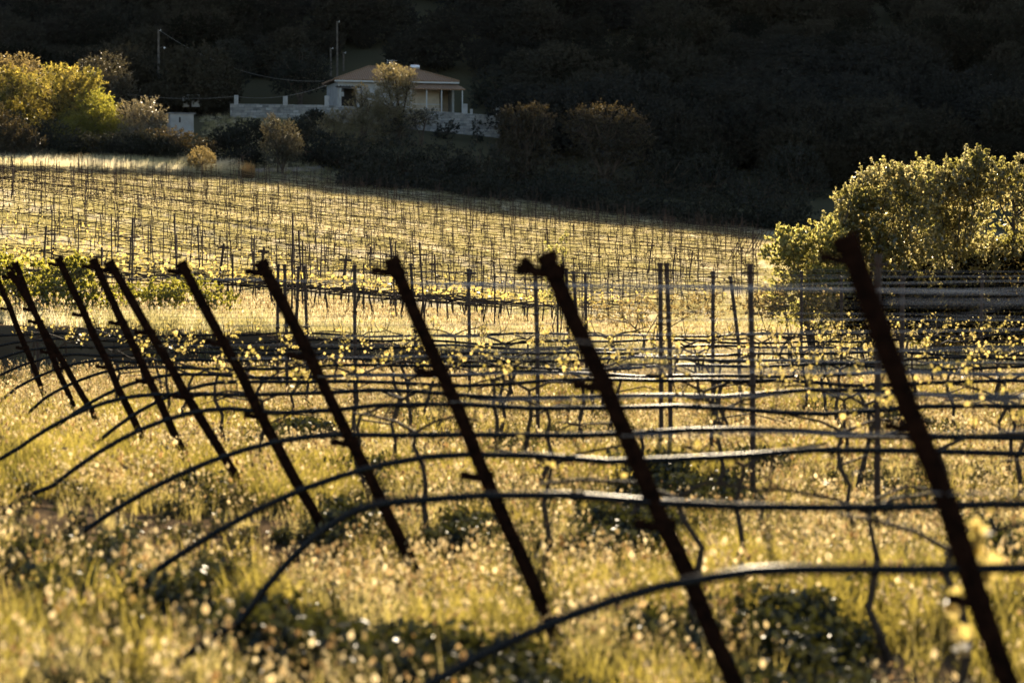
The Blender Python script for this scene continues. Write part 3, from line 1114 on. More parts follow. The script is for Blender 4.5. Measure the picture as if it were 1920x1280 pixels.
# ================================================================== shrubs and trees
# hedge on the right, 40 m away
hg = 'flowering shrubs of the hedge on the right'
D = 40
tree('hedge_shrub', 'low bright green spreading shrub at the left end of the hedge', 'shrub', 1530, D - 1.5,
     [(1520, 505, 75, 42), (1480, 455, 40, 34), (1545, 448, 40, 42), (1500, 560, 70, 55), (1560, 540, 50, 50), (1470, 478, 45, 22)], M['hedge_green'], .06, 15000, hg, .6, nclump=60, clump=.2, seed=21, trunk_r=.04)
tree('hedge_shrub', 'tall cream tinted shrub just right of the low green one in the hedge', 'shrub', 1640, D,
     [(1640, 420, 75, 85), (1655, 350, 55, 45), (1580, 440, 45, 55), (1720, 360, 45, 60), (1600, 400, 40, 50), (1700, 460, 70, 70), (1640, 520, 90, 70), (1600, 600, 80, 60)], M['hedge'], .058, 34000, hg, .65, nclump=70, clump=.19, seed=22, trunk_r=.05)
tree('hedge_shrub', 'tallest spreading shrub of the hedge with a spiky top', 'shrub', 1790, D + 1,
     [(1790, 400, 75, 85), (1820, 330, 55, 45), (1740, 350, 50, 40), (1835, 300, 22, 24), (1800, 500, 95, 90), (1760, 600, 90, 60)], M['hedge'], .062, 29000, hg, .65, nclump=75, clump=.19, seed=23, trunk_r=.06)
tree('hedge_shrub', 'dense shrub at the right edge with a dark hollow in its foliage', 'shrub', 1915, D + .5,
     [(1900, 350, 50, 45), (1950, 420, 75, 90), (1920, 530, 80, 90), (1900, 610, 90, 60), (1960, 320, 50, 40)], M['hedge'], .062, 21000, hg, .65, nclump=60, clump=.19, seed=24, trunk_r=.06)
tree('hedge_shrub', 'added dark shrub for the shaded foot of the hedge behind the frontmost post', 'shrub', 1700, D - 2,
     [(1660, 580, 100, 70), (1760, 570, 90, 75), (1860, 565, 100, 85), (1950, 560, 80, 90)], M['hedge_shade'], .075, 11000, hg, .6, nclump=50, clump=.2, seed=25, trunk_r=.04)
# upright shoots rising out of the hedge
SHRUBS = [o for o in COL.objects if o.name.startswith('hedge_shrub')]
for i, (px, py, d) in enumerate(((1812, 270, 40.5), (1776, 288, 40.8), (1740, 292, 41), (1672, 300, 40), (1600, 330, 39.6), (1880, 292, 40.6), (1912, 285, 40.6), (1700, 318, 40.2), (1545, 395, 39), (1840, 285, 40.6))):
    r = np.random.RandomState(500 + i)
    p = W(px, py, d)
    hh = .75
    root = min(SHRUBS[:4], key=lambda o: abs(o.location.x - p.x))
    off = Vector((p.x, p.y, p.z - hh)) - root.location
    t = MB(); t.tube([off + Vector((-.12, 0, 0)), off + Vector((-.05, 0, hh * .5)), off + Vector((0, 0, hh))], [.012, .009, .004], 5)
    st = t.build('shoot', M['tbark'], root)
    k = r.rand(120)
    C = np.stack([-.12 + .12 * k + r.normal(size=120) * .06 * (1.15 - k), r.normal(size=120) * .06, hh * k], 1) + np.array(off)
    obj_of('leaves', quads_mesh('leaves', leaf_quads(r, C, .05 + .025 * r.rand(120), .6), 4, [M['hedge']]), st)

# shrubs at the left, on the bank behind the last row
lg = 'loose shrubs on the bank behind the near rows'
tree('bank_shrub', 'bushy green shrub on the bank at the left edge', 'shrub', 30, 37, [(20, 560, 70, 60), (70, 530, 60, 50), (-20, 520, 60, 50), (110, 575, 60, 45)], M['green_leaf'], .06, 8000, lg, .6, nclump=60, clump=.17, seed=31, trunk_r=.03)
tree('bank_shrub', 'shrub with spread top behind the slanting post at the left', 'shrub', 140, 37.5, [(135, 530, 45, 50), (150, 500, 35, 22), (170, 570, 60, 40)], M['green_leaf'], .06, 4500, lg, .6, nclump=50, clump=.16, seed=32, trunk_r=.03)
tree('bank_shrub', 'low sparse shrub between the left posts at the fence', 'shrub', 300, 39, [(290, 562, 70, 40), (350, 556, 60, 40), (230, 570, 50, 36), (410, 570, 40, 30)], M['green_leaf'], .055, 8000, lg, .5, nclump=50, clump=.2, seed=33, trunk_r=.02)
tree('bank_shrub', 'pale sprouting bush behind the hooked post', 'shrub', 1045, 36, [(1045, 500, 22, 44), (1020, 470, 18, 20), (1058, 452, 9, 18), (1050, 560, 40, 45)], M['hedge_green'], .045, 1000, lg, .6, nclump=40, clump=.2, seed=34, trunk_r=.02)
tree('bank_shrub', 'low golden weeds right of the tall stake before the hedge', 'shrub', 1480, 36, [(1470, 560, 60, 36), (1420, 570, 50, 30), (1540, 570, 50, 40)], M['brown_leaf'], .045, 3500, lg, .5, nclump=60, clump=.2, seed=35, trunk_r=.02)
tree('bank_shrub', 'low golden weeds between the dark stake pair and the tall stake', 'shrub', 1200, 36, [(1160, 585, 60, 30), (1240, 580, 60, 34), (1320, 575, 50, 34)], M['brown_leaf'], .04, 3000, lg, .5, nclump=60, clump=.2, seed=36, trunk_r=.02)

# far left trees
tg = 'sunlit trees and bushes at the upper left'
tree('golden_tree', 'big golden leaved tree at the left above the vineyard', 'tree', 110, 224,
     [(110, 185, 75, 60), (40, 180, 55, 50), (150, 160, 45, 38), (180, 205, 45, 42), (15, 150, 30, 28), (70, 230, 70, 45), (0, 215, 50, 50)], M['gold'], .27, 24000, tg, .35, nclump=70, clump=.17, shell=.6, seed=41, trunk_r=.2)
tree('green_bush', 'rounded green bush in front of the golden tree', 'bush', 172, 220, [(172, 220, 50, 50), (150, 250, 50, 40), (200, 245, 40, 40)], M['green_leaf'], .18, 13000, tg, .4, seed=42, trunk_r=.12, nclump=50, clump=.2)
tree('round_tree', 'dark rounded tree with a bright rim behind the golden tree', 'tree', 200, 236, [(198, 140, 46, 40), (170, 140, 30, 32), (232, 160, 26, 28), (200, 180, 60, 40)], M['olive'], .19, 15000, tg, .4, nclump=70, clump=.16, shell=.7, seed=43, trunk_r=.2)
tree('brown_tree', 'rusty brown tree top at the upper left corner', 'tree', 35, 232, [(35, 125, 42, 26), (0, 125, 30, 25), (40, 160, 60, 40)], M['brown_leaf'], .2, 10000, tg, .4, nclump=60, clump=.18, seed=44, trunk_r=.2)
tree('olive_tree', 'pale pinkish olive tree right of the green bush', 'tree', 285, 219, [(285, 215, 26, 36), (245, 215, 30, 30), (300, 230, 16, 22), (270, 250, 50, 30)], M['pink_olive'], .17, 11000, tg, .35, nclump=60, clump=.18, seed=45, trunk_r=.12)
tree('bramble', 'dark low bramble sloping down to the right below the white hut', 'bush', 330, 213, [(310, 262, 45, 24), (350, 268, 40, 20), (385, 275, 26, 16), (260, 270, 60, 26)], M['oak'], .16, 10000, tg, .5, nclump=60, clump=.2, seed=46, trunk_r=.05)
tree('round_bush', 'small rounded straw coloured bush at the field edge', 'bush', 378, 206, [(378, 302, 25, 26), (365, 312, 18, 16)], M['brown_leaf'], .12, 7000, tg, .35, nclump=60, clump=.18, shell=.7, seed=47, trunk_r=.06)
tree('corner_bush', 'dark brown bush low at the left edge', 'bush', 30, 203, [(25, 250, 36, 34), (60, 268, 30, 26), (0, 225, 22, 30), (0, 275, 40, 22)], M['oak'], .16, 9000, tg, .4, nclump=60, clump=.18, seed=48, trunk_r=.08)
tree('thin_shrub', 'wispy shrub beside the dark post at the field corner', 'shrub', 440, 209, [(440, 308, 16, 18), (425, 315, 14, 10)], M['pink_olive'], .14, 700, tg, .3, nclump=30, clump=.22, seed=49, trunk_r=.04)
for px_, d_, l_, lb in ((60, 211, [(40, 262, 60, 26), (95, 255, 50, 30), (20, 240, 40, 30)], 'added dark bush for the shade at the foot of the golden tree'),
                        (180, 209, [(180, 272, 70, 20), (140, 268, 40, 22), (225, 270, 40, 22)], 'added dark bush for the shade at the foot of the green bush'),
                        (270, 211, [(265, 272, 50, 22), (310, 278, 40, 18)], 'added dark bush for the shade under the pale olive and bramble')):
    tree('shade_bush', lb, 'bush', px_, d_, l_, M['dark'], .17, 9000, tg, .5, nclump=60, clump=.2, seed=int(px_) + 3, trunk_r=.05)  # bushes added so their dark leaves stand in for shade under the trees
# trees below the house
og = 'olive trees in front of the house'
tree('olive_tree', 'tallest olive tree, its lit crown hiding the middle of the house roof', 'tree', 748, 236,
     [(742, 150, 40, 30), (722, 142, 26, 24), (766, 158, 22, 32), (735, 190, 44, 28), (720, 215, 44, 26), (750, 220, 50, 24)], M['olive_lit'], .16, 24000, og, .35, nclump=55, clump=.17, seed=51, trunk_r=.24)
tree('olive_tree', 'olive tree with a pale lit tip before the white house wall', 'tree', 680, 234, [(677, 175, 18, 20), (695, 195, 26, 22), (675, 210, 30, 30), (690, 235, 45, 30)], M['olive_lit'], .15, 13000, og, .35, nclump=55, clump=.18, seed=52, trunk_r=.16)
tree('olive_tree', 'smaller olive tree with a glowing tip before the porch', 'tree', 625, 232, [(625, 222, 22, 18), (645, 212, 12, 14), (620, 250, 40, 30)], M['olive_lit'], .15, 9000, og, .35, nclump=50, clump=.18, seed=53, trunk_r=.14)
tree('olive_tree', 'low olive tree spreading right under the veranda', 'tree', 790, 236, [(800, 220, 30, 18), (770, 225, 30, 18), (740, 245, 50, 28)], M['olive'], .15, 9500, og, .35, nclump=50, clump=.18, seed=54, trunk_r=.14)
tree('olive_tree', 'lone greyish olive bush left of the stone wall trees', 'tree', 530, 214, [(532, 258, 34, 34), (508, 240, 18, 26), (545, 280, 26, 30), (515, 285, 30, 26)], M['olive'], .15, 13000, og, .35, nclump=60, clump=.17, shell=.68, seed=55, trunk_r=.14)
tree('dark_shrub', 'leafy shrub against the pale stone wall', 'shrub', 838, 243, [(838, 245, 24, 18), (825, 255, 16, 12)], M['dark'], .2, 1200, og, .5, seed=56, trunk_r=.06)
tree('slim_shrub', 'slim upright shrub at the right end of the stone wall', 'shrub', 895, 243, [(895, 240, 10, 20), (895, 258, 12, 12)], M['dark'], .18, 900, og, .4, seed=57, trunk_r=.05)
# dark trees and thicket below the hill
dg = 'dark trees along the far edge of the vineyard'
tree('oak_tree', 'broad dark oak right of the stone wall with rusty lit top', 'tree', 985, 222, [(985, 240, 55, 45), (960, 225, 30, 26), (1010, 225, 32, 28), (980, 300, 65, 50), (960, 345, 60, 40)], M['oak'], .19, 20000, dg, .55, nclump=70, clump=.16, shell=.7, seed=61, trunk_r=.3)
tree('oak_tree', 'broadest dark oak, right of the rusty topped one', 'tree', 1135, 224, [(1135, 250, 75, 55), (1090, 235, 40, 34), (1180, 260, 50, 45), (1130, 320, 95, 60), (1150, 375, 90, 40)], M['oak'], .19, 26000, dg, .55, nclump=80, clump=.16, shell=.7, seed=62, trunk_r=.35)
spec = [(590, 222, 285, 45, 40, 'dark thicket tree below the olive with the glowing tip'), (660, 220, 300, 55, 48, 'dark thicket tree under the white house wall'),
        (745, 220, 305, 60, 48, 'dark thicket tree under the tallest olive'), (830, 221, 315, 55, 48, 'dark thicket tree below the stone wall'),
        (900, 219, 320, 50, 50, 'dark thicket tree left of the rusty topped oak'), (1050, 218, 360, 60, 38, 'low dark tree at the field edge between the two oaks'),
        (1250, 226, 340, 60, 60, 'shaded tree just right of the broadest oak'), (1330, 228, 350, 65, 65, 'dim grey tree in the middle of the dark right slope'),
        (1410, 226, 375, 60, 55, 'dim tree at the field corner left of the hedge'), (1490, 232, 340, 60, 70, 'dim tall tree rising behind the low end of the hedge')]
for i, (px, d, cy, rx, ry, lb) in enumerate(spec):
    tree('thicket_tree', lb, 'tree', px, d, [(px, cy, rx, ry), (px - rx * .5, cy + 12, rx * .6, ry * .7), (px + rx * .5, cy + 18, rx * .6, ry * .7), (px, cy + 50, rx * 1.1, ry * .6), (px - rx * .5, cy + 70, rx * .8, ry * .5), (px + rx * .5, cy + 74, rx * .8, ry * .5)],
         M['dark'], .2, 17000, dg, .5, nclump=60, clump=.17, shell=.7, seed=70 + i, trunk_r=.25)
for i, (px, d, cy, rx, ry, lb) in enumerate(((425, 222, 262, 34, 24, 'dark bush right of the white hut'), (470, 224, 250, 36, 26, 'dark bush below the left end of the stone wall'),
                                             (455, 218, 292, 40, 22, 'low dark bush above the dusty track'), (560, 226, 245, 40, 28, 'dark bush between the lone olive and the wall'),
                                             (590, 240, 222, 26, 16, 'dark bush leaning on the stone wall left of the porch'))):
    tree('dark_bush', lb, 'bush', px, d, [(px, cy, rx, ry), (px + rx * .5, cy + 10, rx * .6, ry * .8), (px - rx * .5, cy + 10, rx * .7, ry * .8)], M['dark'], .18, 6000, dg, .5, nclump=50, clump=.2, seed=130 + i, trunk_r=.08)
for i, (px, dy, rx, ry, lb) in enumerate(((690, 0, 60, 22, 'low dark bush at the field edge under the white house wall'), (800, 2, 65, 24, 'low dark bush at the field edge under the tallest olive'),
                                         (905, 0, 60, 26, 'low dark bush at the field edge below the right end of the stone wall'), (1010, 3, 65, 24, 'low dark bush at the field edge below the first oak'),
                                         (1110, 0, 62, 28, 'low dark bush at the field edge below the gap between the oaks'), (1210, 3, 65, 28, 'low dark bush at the field edge below the broadest oak'),
                                         (1310, 0, 62, 30, 'low dark bush at the field edge in the middle of the right slope'), (1400, 2, 60, 32, 'low dark bush at the far corner of the field'),
                                         (1480, 0, 55, 40, 'low dark bush behind the low end of the hedge'))):
    ey = float(np.interp(px, [450, 700, 900, 1100, 1440, 1500], [335, 357, 378, 404, 440, 446])) - ry * .75
    tree('edge_bush', lb, 'bush', px, 211 + dy, [(px, ey, rx, ry), (px - rx * .6, ey + 4, rx * .7, ry * .8), (px + rx * .6, ey + 6, rx * .7, ry * .8), (px, ey - ry * .8, rx * .8, ry)],
         M['dark'], .19, 8000, dg, .5, nclump=50, clump=.2, seed=160 + i, trunk_r=.08)
# cypress-like and round trees just behind and beside the house
for i, (px, d, cy, rx, ry, lb) in enumerate(((430, 272, 120, 40, 45, 'grey round tree on the slope right of the near pole'), (565, 275, 130, 55, 45, 'grey round tree on the slope left of the house'),
                                             (500, 285, 110, 45, 40, 'dim tree high between the pole and the house'), (930, 275, 165, 50, 40, 'dim tree just right of the veranda'),
                                             (330, 262, 165, 45, 35, 'dark tree behind the pole foot at the left'))):
    tree('slope_tree', lb, 'tree', px, d, [(px, cy, rx, ry), (px + rx * .4, cy + 15, rx * .7, ry * .7), (px - rx * .5, cy + 18, rx * .6, ry * .7)], M['dark'], .2, 11000, dg, .5, nclump=50, clump=.17, shell=.7, seed=90 + i, trunk_r=.25)


# hillside forest: one mass nobody could count
def blob(seed):
    r = np.random.RandomState(seed)
    lobes = [(0, 0, 2.6, 2.3, 2.3, 2.0), (1.2 * r.normal(), 1.0 * r.normal(), 2.0, 1.7, 1.7, 1.5), (1.2 * r.normal(), 1.0 * r.normal(), 3.4, 1.4, 1.4, 1.2)]
    P = lobe_points(r, lobes, 11000, .15, .72, 46)
    return src('forest_tree', quads_mesh('forest_tree', leaf_quads(r, P, (.13 + .12 * r.rand(len(P))), .6), 4, [M['forest']]))


FS = [blob(600 + i) for i in range(5)]
pts = []
r = np.random.RandomState(8)
while len(pts) < 1500:
    y = r.uniform(232, 385); x = r.uniform(-.36, .36) * y
    px = 960 + x * F / y
    if 420 < px < 960 and y < 284: continue
    if px < 420 and y < 250: continue
    if px > 960 and y < 236: continue
    pts.append((x, y))
pts = np.array(pts)
Pz = zt(pts[:, 0], pts[:, 1])
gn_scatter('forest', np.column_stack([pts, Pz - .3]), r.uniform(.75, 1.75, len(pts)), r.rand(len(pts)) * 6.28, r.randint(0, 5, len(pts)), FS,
           'dark wooded hillside filling the top of the picture')

# ================================================================== house and neighbours
HD = 254.0
hx = X(607, HD)
house = empty('house', (X(634, HD), HD, 17.2), R(14)); house.scale = (.8, .8, .92)
tag(house, 'white villa with terracotta hipped roof and veranda behind the olives', 'house')
EV = 3.75


def hbox(name, mat, parent, *b):
    mb = MB()
    for q in (b if isinstance(b[0], tuple) else (b,)):
        mb.box(*q)
    return mb.build(name, mat, parent)


wall = hbox('wall', M['white'], house, (2.5, 9.3, 0, .3, -.6, EV - .25), (0, .45, 0, .3, -.6, EV - .25), (.45, 2.5, 0, .3, 2.75, EV - .25), (0, .3, .3, 8.5, -.6, EV - .25),
            (9.3, 9.6, 0, .3, -.6, EV - .25), (15.4, 15.7, .3, 8.5, -.6, EV - .25), (0.3, 15.4, 8.2, 8.5, -.6, EV - .25))
hbox('porch_back_wall', M['shadow_room'], house, .45, 2.5, 2.2, 2.4, -.6, 2.75)  # shade inside the porch painted as a dark back wall
hbox('veranda_wall', M['beige'], house, (9.6, 13.6, .02, .28, -.6, EV - .3), (13.6, 15.4, 2.6, 2.8, -.6, EV - .3))
sh = hbox('shutter', M['beige'], house, (9.9, 11.2, -.06, .02, .5, 2.3))
hbox('shutter', M['beige'], house, (11.9, 13.2, -.06, .02, .5, 2.3))
for (a, b) in ((10.0, 11.1), (12.0, 13.1)):
    s = MB()
    for k in range(8): s.box(a, b, -.085, -.06, .56 + k * .215, .68 + k * .215)
    s.build('shutter_slats', M['beige'], house)
w1 = hbox('window', M['pale_wood'], house, 5.2, 5.6, -.05, 0, 1.9, 2.5)
hbox('pane', M['glass'], w1, 5.25, 5.55, -.06, -.052, 1.95, 2.45)
# hipped roof as a thick shell
ov = .55
x0, x1, y0, y1 = -ov, 15.7 + ov, -ov, 8.5 + ov
rz = EV + 1.85
mb = MB()
mb.poly([(x0, y0, EV), (x1, y0, EV), (x1, y1, EV), (x0, y1, EV), (4.9, 4.25, rz), (10.2, 4.25, rz),
         (x0, y0, EV - .1), (x1, y0, EV - .1), (x1, y1, EV - .1), (x0, y1, EV - .1)],
        [(0, 1, 5, 4), (1, 2, 5), (2, 3, 4, 5), (3, 0, 4), (1, 0, 6, 7), (2, 1, 7, 8), (3, 2, 8, 9), (0, 3, 9, 6), (9, 8, 7, 6)])
roof = mb.build('roof', M['tile'], house)
mb = MB(); mb.tube([(4.9, 4.25, rz), (10.2, 4.25, rz)], .10, 6)
for c in ((x0, y0), (x1, y0), (x1, y1), (x0, y1)):
    mb.tube([(c[0], c[1], EV + .02), (4.9 if c[0] < 5 else 10.2, 4.25, rz)], .09, 6)
mb.build('ridge_tiles', M['tile'], roof)
hbox('fascia', M['pale_wood'], house, (x0 + .06, x1 - .06, y0 + .02, y0 + .08, EV - .30, EV - .102), (x1 - .08, x1 - .02, y0 + .08, y1 - .1, EV - .30, EV - .102))
hbox('eave_soffit', M['pale_wood'], house, x0 + .1, x1 - .1, y0 + .09, -.01, EV - .28, EV - .2)
mb = MB()
vy = -2.6
mb.poly([(9.0, vy, EV - 1.05), (16.6, vy, EV - 1.05), (16.0, -.01, EV - .32), (9.0, -.01, EV - .32),
         (9.0, vy, EV - 1.17), (16.6, vy, EV - 1.17), (16.0, -.01, EV - .44), (9.0, -.01, EV - .44)],
        [(0, 1, 2, 3), (7, 6, 5, 4), (0, 4, 5, 1), (1, 5, 6, 2), (3, 2, 6, 7), (0, 3, 7, 4)])
mb.build('veranda_roof', M['tile'], house)
for x in (9.3, 11.4, 13.4, 16.2):
    hbox('veranda_post', M['pale_wood'], house, x - .07, x + .07, vy + .15, vy + .29, -.6, EV - 1.17)
hbox('railing', M['pale_wood'], house, (9.4, 13.3, vy + .2, vy + .24, .9, .96), (9.4, 13.3, vy + .2, vy + .24, .4, .44))
for x in (0.1, 2.45):
    hbox('porch_pillar', M['white'], house, x - .14, x + .14, -1.5, -1.22, -.6, 2.7)
pg = MB()
pg.box(-.4, 2.9, -1.6, -1.4, 2.7, 2.85)
for x in np.arange(-.3, 2.9, .4): pg.box(x, x + .08, -1.7, -.01, 2.852, 2.95)
pg.build('pergola_beams', M['shadow_room'], house)
ant = empty('tv_antenna', (0, 0, 0))
p = W(735, 115, HD + 5); ant.location = (p.x, p.y, p.z - 1.2)
tag(ant, 'comb shaped aerial on a thin mast above the house roof', 'antenna')
a = MB(); a.tube([(0, 0, -.6), (0, 0, 1.35)], .02, 5); a.build('mast', M['tank'], ant)
a = MB(); a.tube([(-.5, 0, 1.25), (.55, 0, 1.25)], .016, 4); a.tube([(-.5, 0, 1.05), (.3, 0, 1.05)], .016, 4)
for k in range(6): a.tube([(-.45 + k * .18, -.25, 1.25), (-.45 + k * .18, .25, 1.25)], .01, 4)
a.tube([(-.5, 0, .95), (-.5, 0, 1.4)], .014, 4)
a.build('elements', M['tank'], ant)
# solar water heater
p = W(778, 128, HD + 6)
sw_ = empty('water_heater', (p.x, p.y, p.z), R(24)); tag(sw_, 'shiny white water tank standing on the right of the house roof', 'water heater')
t = MB(); t.tube([(-.5, 0, .1), (-.46, 0, .1), (.46, 0, .1), (.5, 0, .1)], [.14, .24, .24, .14], 12); t.build('tank', M['tank'], sw_, True)
t = MB()
for x in (-.35, .35): t.box(x - .03, x + .03, -.03, .03, -.75, -.12)
t.build('stand', M['tank'], sw_)
# porch lantern (white)
p = W(642, 177, HD - 1)
ln = empty('porch_lantern', (p.x, p.y, p.z)); tag(ln, 'small white lantern on a post at the porch', 'lantern')
t = MB(); t.box(-.16, .16, -.16, .16, -.22, .22); t.build('lamp_box', M['white'], ln)
t = MB(); t.tube([(-.42, 0, .95), (.42, 0, .82)], .03, 5); t.tube([(.05, 0, .22), (.05, 0, 1.6)], .015, 4); t.build('bracket_arm', M['white'], ln)

# retaining wall of stone with square pillars
SWD = 247.0
wl = empty('stone_wall', (X(700, SWD), SWD, 15)); tag(wl, 'pale stone retaining wall along the terrace in front of the house', 'wall')
tops = [(432, 195), (520, 196), (600, 197), (700, 202), (815, 209), (880, 213), (938, 218)]
mb = MB()
pv = []
for px, py in tops:
    q = W(px, py, SWD); pv.append((q.x - wl.location.x, q.z - 15))
for i in range(len(pv) - 1):
    (a, za), (b, zb) = pv[i], pv[i + 1]
    n = len(mb.v)
    mb.v += [(a, -.25, -4), (b, -.25, -4), (b, -.25, zb), (a, -.25, za), (a, .25, -4), (b, .25, -4), (b, .25, zb), (a, .25, za)]
    fs = [(0, 1, 2, 3), (5, 4, 7, 6), (3, 2, 6, 7)]
    if i == 0: fs.append((4, 0, 3, 7))
    if i == len(pv) - 2: fs.append((1, 5, 6, 2))
    mb.f += [tuple(n + j for j in f_) for f_ in fs]
mb.build('wall_face', M['stone'], wl)
pl = [(443, 179, 197, 7), (535, 181, 198, 8), (872, 195, 214, 9), (884, 205, 215, 5), (934, 201, 219, 9), (613, 180, 199, 8)]
for px, t0, t1, w in pl:
    a, b = W(px - w / 2, t1, SWD), W(px + w / 2, t0, SWD)
    o = MB(); o.box(a.x - wl.location.x, b.x - wl.location.x, -.28, .22, a.z - 15, b.z - 15)
    o.build('pillar', M['white'], wl)
# white hut
hp = W(338, 240, 226)
hut = empty('white_hut', (hp.x, hp.y, hp.z), R(18)); tag(hut, 'small whitewashed hut below the terrace at the left', 'hut')
hbox('wall', M['white'], hut, (-1.1, 1.1, -.9, .9, -.8, 1.25))
hbox('roof', M['roofgrey'], hut, (-1.25, 1.25, -1.05, 1.05, 1.252, 1.36))
hw = hbox('window', M['shadow_room'], hut, (-.28, -.12, -.94, -.9, .45, .95)); hbox('sill', M['white'], hut, (-.33, -.07, -.97, -.9, .40, .448))
# white gate posts beyond
for i, (px, py, w, lb) in enumerate(((367, 186, 14, 'white block by the terrace entrance left of the wall'), (349, 186, 12, 'greyish low block left of the white one'))):
    q = W(px, py, 250); b = empty('gate_block', (q.x, q.y, q.z)); tag(b, lb, 'gate block')
    ww = w / 2 * 250 / F
    hbox('body', M['white'], b, (-ww, ww, -.3, .3, -.8, .35)); hbox('coping', M['pale_wood'], b, (-ww - .05, ww + .05, -.35, .35, .352, .42))
# shed on the right
q = W(1048, 214, 243)
shd = empty('stone_shed', (q.x, q.y, q.z), R(-12)); tag(shd, 'low grey shed half hidden behind the dark oaks', 'shed')
hbox('wall', M['stone'], shd, (-1.5, 1.5, 0, 2, -1, .75))
mb = MB(); mb.poly([(-1.9, -.3, .752), (1.9, -.3, .752), (1.9, 2.3, .752), (-1.9, 2.3, .752), (-1.2, 1, 1.15), (1.2, 1, 1.15)], [(0, 1, 5, 4), (1, 2, 5), (2, 3, 4, 5), (3, 0, 4), (3, 2, 1, 0)])
mb.build('roof', M['roofgrey'], shd)
hbox('door', M['shadow_room'], shd, (-1.2, -.6, -.03, 0, -1, .5))


# utility poles and cables
def pole(px, ty, d, lb, h, arm=False, lean=0):
    q = W(px, ty, d)
    o = empty('utility_pole', (q.x, q.y, q.z - h)); tag(o, lb, 'utility pole')
    t = MB(); t.tube([(0, 0, -.6), (lean * .5, 0, h * .5), (lean, 0, h)], [.15, .125, .10], 8); t.build('shaft', M['pole'], o)
    t = MB(); t.tube([(lean - .02, 0, h - .15), (lean + .25, 0, h - .08)], .03, 5); t.tube([(lean + .25, 0, h - .16), (lean + .25, 0, h + .05)], .05, 6); t.build('insulator', M['pale_wood'], o)
    if arm:
        t = MB(); t.tube([(.05, 0, h - 1.95), (.5, 0, h - 1.85), (.62, 0, h - 1.9)], .03, 5); t.build('lamp_arm', M['pole'], o)
        t = MB(); t.tube([(.55, 0, h - 1.93), (.62, 0, h - 1.95), (.78, 0, h - 2.02)], [.06, .11, .05], 7); t.build('lamp_head', M['tank'], o)
    return o


pole(297, 56, 262, 'tall pole with a small lamp left of the house', 10.5, True)
pole(632, 40, 285, 'tallest thin pole rising behind the house roof', 11.5)
pole(620, 90, 284, 'shorter pole just left of the tallest one behind the house', 8.5)
pole(644, 98, 288, 'stub pole just right of the tallest one behind the house', 7.5)
pole(1854, 138, 282, 'right one of two short posts on the dark hillside', 4.0)
pole(1842, 142, 283, 'left one of two short posts on the dark hillside', 3.5)


def cable(P, sag, rad, lb, grp=None):
    a, b = W(*P[0]), W(*P[1])
    pts = []
    for i in range(31):
        t = i / 30
        q = a.lerp(b, t); q.z -= sag * 4 * t * (1 - t)
        pts.append(q)
    mb = MB(); mb.tube(pts, rad, 5)
    tag(mb.build('cable', M['cable'], None, True), lb, 'cable')


cable(((299, 57, 262), (608, 152, 254)), 1.6, .016, 'overhead cable sagging from the lamp pole to the house')
cable(((120, 148, 246), (440, 181, 240)), .9, .016, 'lower cable shining above the olive and hut')
cable(((440, 181, 240), (612, 160, 252)), .6, .016, 'lower cable running on from the wall pillar to the porch')

# dark post at the field corner
q = W(455, 325, 210); o = empty('corner_post', (q.x, 210, gz(q.x, 210))); tag(o, 'dark wooden post at the top corner of the far vineyard', 'post')
t = MB(); t.tube([(0, 0, -.2), (.02, 0, 1.75)], [.10, .08], 7); t.build('shaft', M['bark'], o)
t = MB(); t.box(-.16, .2, -.1, .1, 1.55, 1.62); t.build('cross_piece', M['bark'], o)

# ================================================================== grass
r = np.random.RandomState(17)


def mk_near(i):
    rr_ = np.random.RandomState(700 + i)
    b, _, _ = blades(rr_, 22, .13, .10, .28, .0055, .7)
    s, tips, _ = blades(rr_, 9, .12, .20, .40, .0026, .45)
    h = heads(rr_, tips, .033, .017)
    return tuft('straw_tuft', rr_, [(b, M['blade']), (s, M['blade']), (h, M['seed'])])


def mk_seedy(i):
    rr_ = np.random.RandomState(720 + i)
    b, _, _ = blades(rr_, 13, .13, .08, .22, .005, .7)
    s, tips, _ = blades(rr_, 12, .14, .14, .40, .0028, .45)
    h = heads(rr_, tips, .030, .019)
    return tuft('seed_tuft', rr_, [(b, M['blade']), (s, M['blade']), (h, M['seed'] if i else M['seed_rust'])])


def mk_green(i):
    rr_ = np.random.RandomState(740 + i)
    b, _, _ = blades(rr_, 60, .12, .12, .34, .0075, .6)
    return tuft('green_tuft', rr_, [(b, M['green_blade'])])


def mk_shade_weed(i):
    rr_ = np.random.RandomState(760 + i)
    s, tips, _ = blades(rr_, 16, .10, .08, .30, .004, .6)
    C = np.repeat(tips, 9, 0) * np.concatenate([np.ones((144, 2)), (.3 + .7 * rr_.rand(144))[:, None]], 1) + rr_.normal(size=(144, 3)) * .025
    C[:, 2] = np.maximum(C[:, 2], .02)
    lf = leaf_quads(rr_, C, .035 + .03 * rr_.rand(144), .6).reshape(-1, 4, 3)
    return tuft('shade_weed_clump', rr_, [(s, M['shade_weed']), (lf, M['shade_weed'])])


NS = [mk_near(0), mk_near(1), mk_near(2), mk_seedy(0), mk_seedy(1), mk_seedy(2), mk_green(0), mk_green(1), mk_shade_weed(0), mk_shade_weed(1)]
